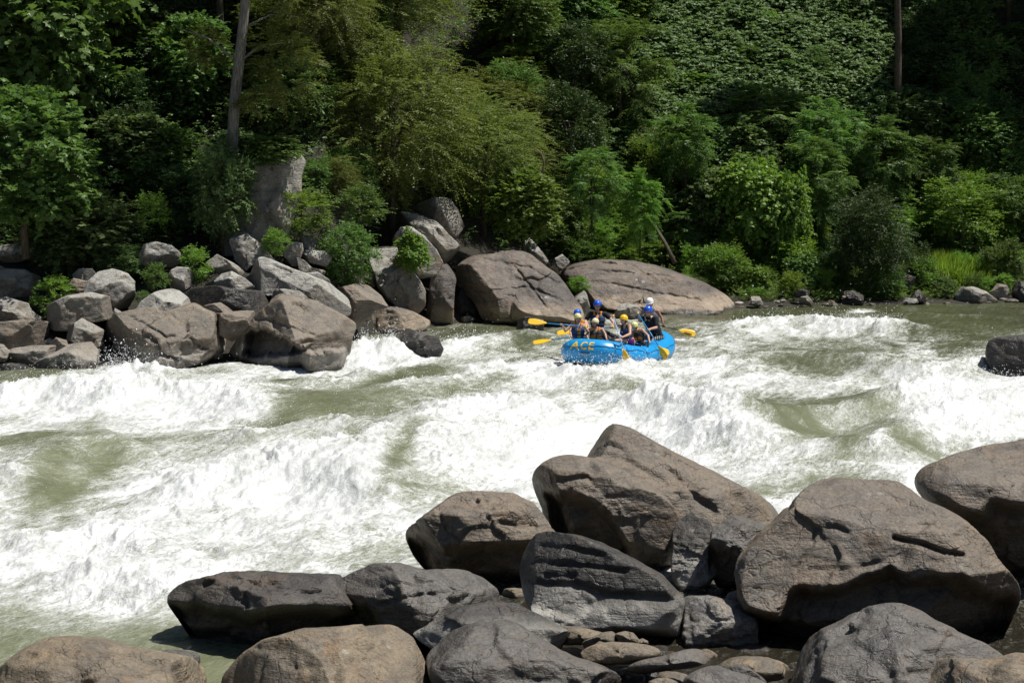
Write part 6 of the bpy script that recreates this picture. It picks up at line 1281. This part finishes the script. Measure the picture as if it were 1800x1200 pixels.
    o = empty('bare_branch', W(945, 330, 68.5)); q = T.obj('branch', BM['log'], o); q.location = -Vector(W(945, 330, 68.5)); tag(o, 'bare forked branch sticking out of the leaves above the young broad leaved tree', 'branch')

def build_undergrowth():
    """ground cover over the slopes"""
    rs = np.random.RandomState(63)
    def scatter(n, xr, sr, keep, nspray, slen, nleaf, lsize, lw, tpl, hmin, hmax, mat, name, label, droop=.4, seed=0):
        x = rs.uniform(*xr, n); s = rs.uniform(*sr, n); y = shore(x) + s; z = terrain(x, y)
        d = np.stack([x, y, z - CAMZ], 1); f = d @ FWD; px = 900 + FPX * x / f; py = 600 - FPX * (d @ UPV) / f
        k = keep(px, py, x, s); x, y, z = x[k], y[k], z[k]
        bump_ = fbm(np.stack([x * .7, y * .7, 0 * x], 1), 4, .6, seed=20 + seed)
        z = z + hmin + (hmax - hmin) * np.clip(.5 + bump_ * .9, 0, 1.2) * rs.uniform(.6, 1, len(x))
        P = np.repeat(np.stack([x, y, z], 1), nspray, 0); a = rs.uniform(0, 2 * math.pi, len(P))
        P = P + rs.normal(0, .16, P.shape); dd = norml(np.stack([np.cos(a), np.sin(a) - .25, rs.uniform(.1, .9, len(P))], 1))
        pos, td, nd, ls, lw_ = sprays(rs, P, dd, slen, nleaf, lsize, lw, droop, upbias=.9)
        nd = norml(nd + np.array([0, -.35, .25]) + rs.normal(0, .45, nd.shape))
        V, F = leaves(pos, td, nd, ls, lw_, tpl)
        rnd = np.clip(np.repeat(rs.uniform(size=len(P)), nleaf) * .5 + rs.uniform(size=len(pos)) * .5, 0, 1)
        o = link(name, fast_mesh(name, V, F, attrs={'rnd': ('FACE', rnd)}, mats=[LM[mat]])); tag(o, label, 'ground cover', kind='stuff')
    ivy = lambda px, py, x, s: (px > 1090) & (px < 1560) & (py > -60) & (py < 300 ) & (s > 6)
    scatter(11000, (4, 24), (9, 34), ivy, 7, .5, 7, .15, .9, 'heart', .0, 1.7, 'vine', 'ivy_cover', 'blanket of ivy leaves covering the sunlit upper slope', .6, 1)
    rest = lambda px, py, x, s: (px > -150) & (px < 1950) & (py > -120) & (py < 470) & ~((px > 1120) & (px < 1520) & (py < 240)) & (s > 7)
    scatter(13000, (-30, 44), (6, 32), rest, 4, .42, 8, .11, .6, 'quad', .1, 1.1, 'mid', 'undergrowth', 'tangled green undergrowth covering the wooded slope', .4, 2)
    low = lambda px, py, x, s: (px > 930) & (px < 1900) & (s > 2.6 - 1.7 * (px > 1290)) & (s < 9) & (py < 530)
    scatter(5200, (2, 34), (.8, 9), low, 5, .22, 7, .07, .5, 'quad', .02, .3, 'bright', 'bank_plants', 'low leafy plants covering the far bank above the stones', .3, 3)
build_plants(); build_undergrowth()
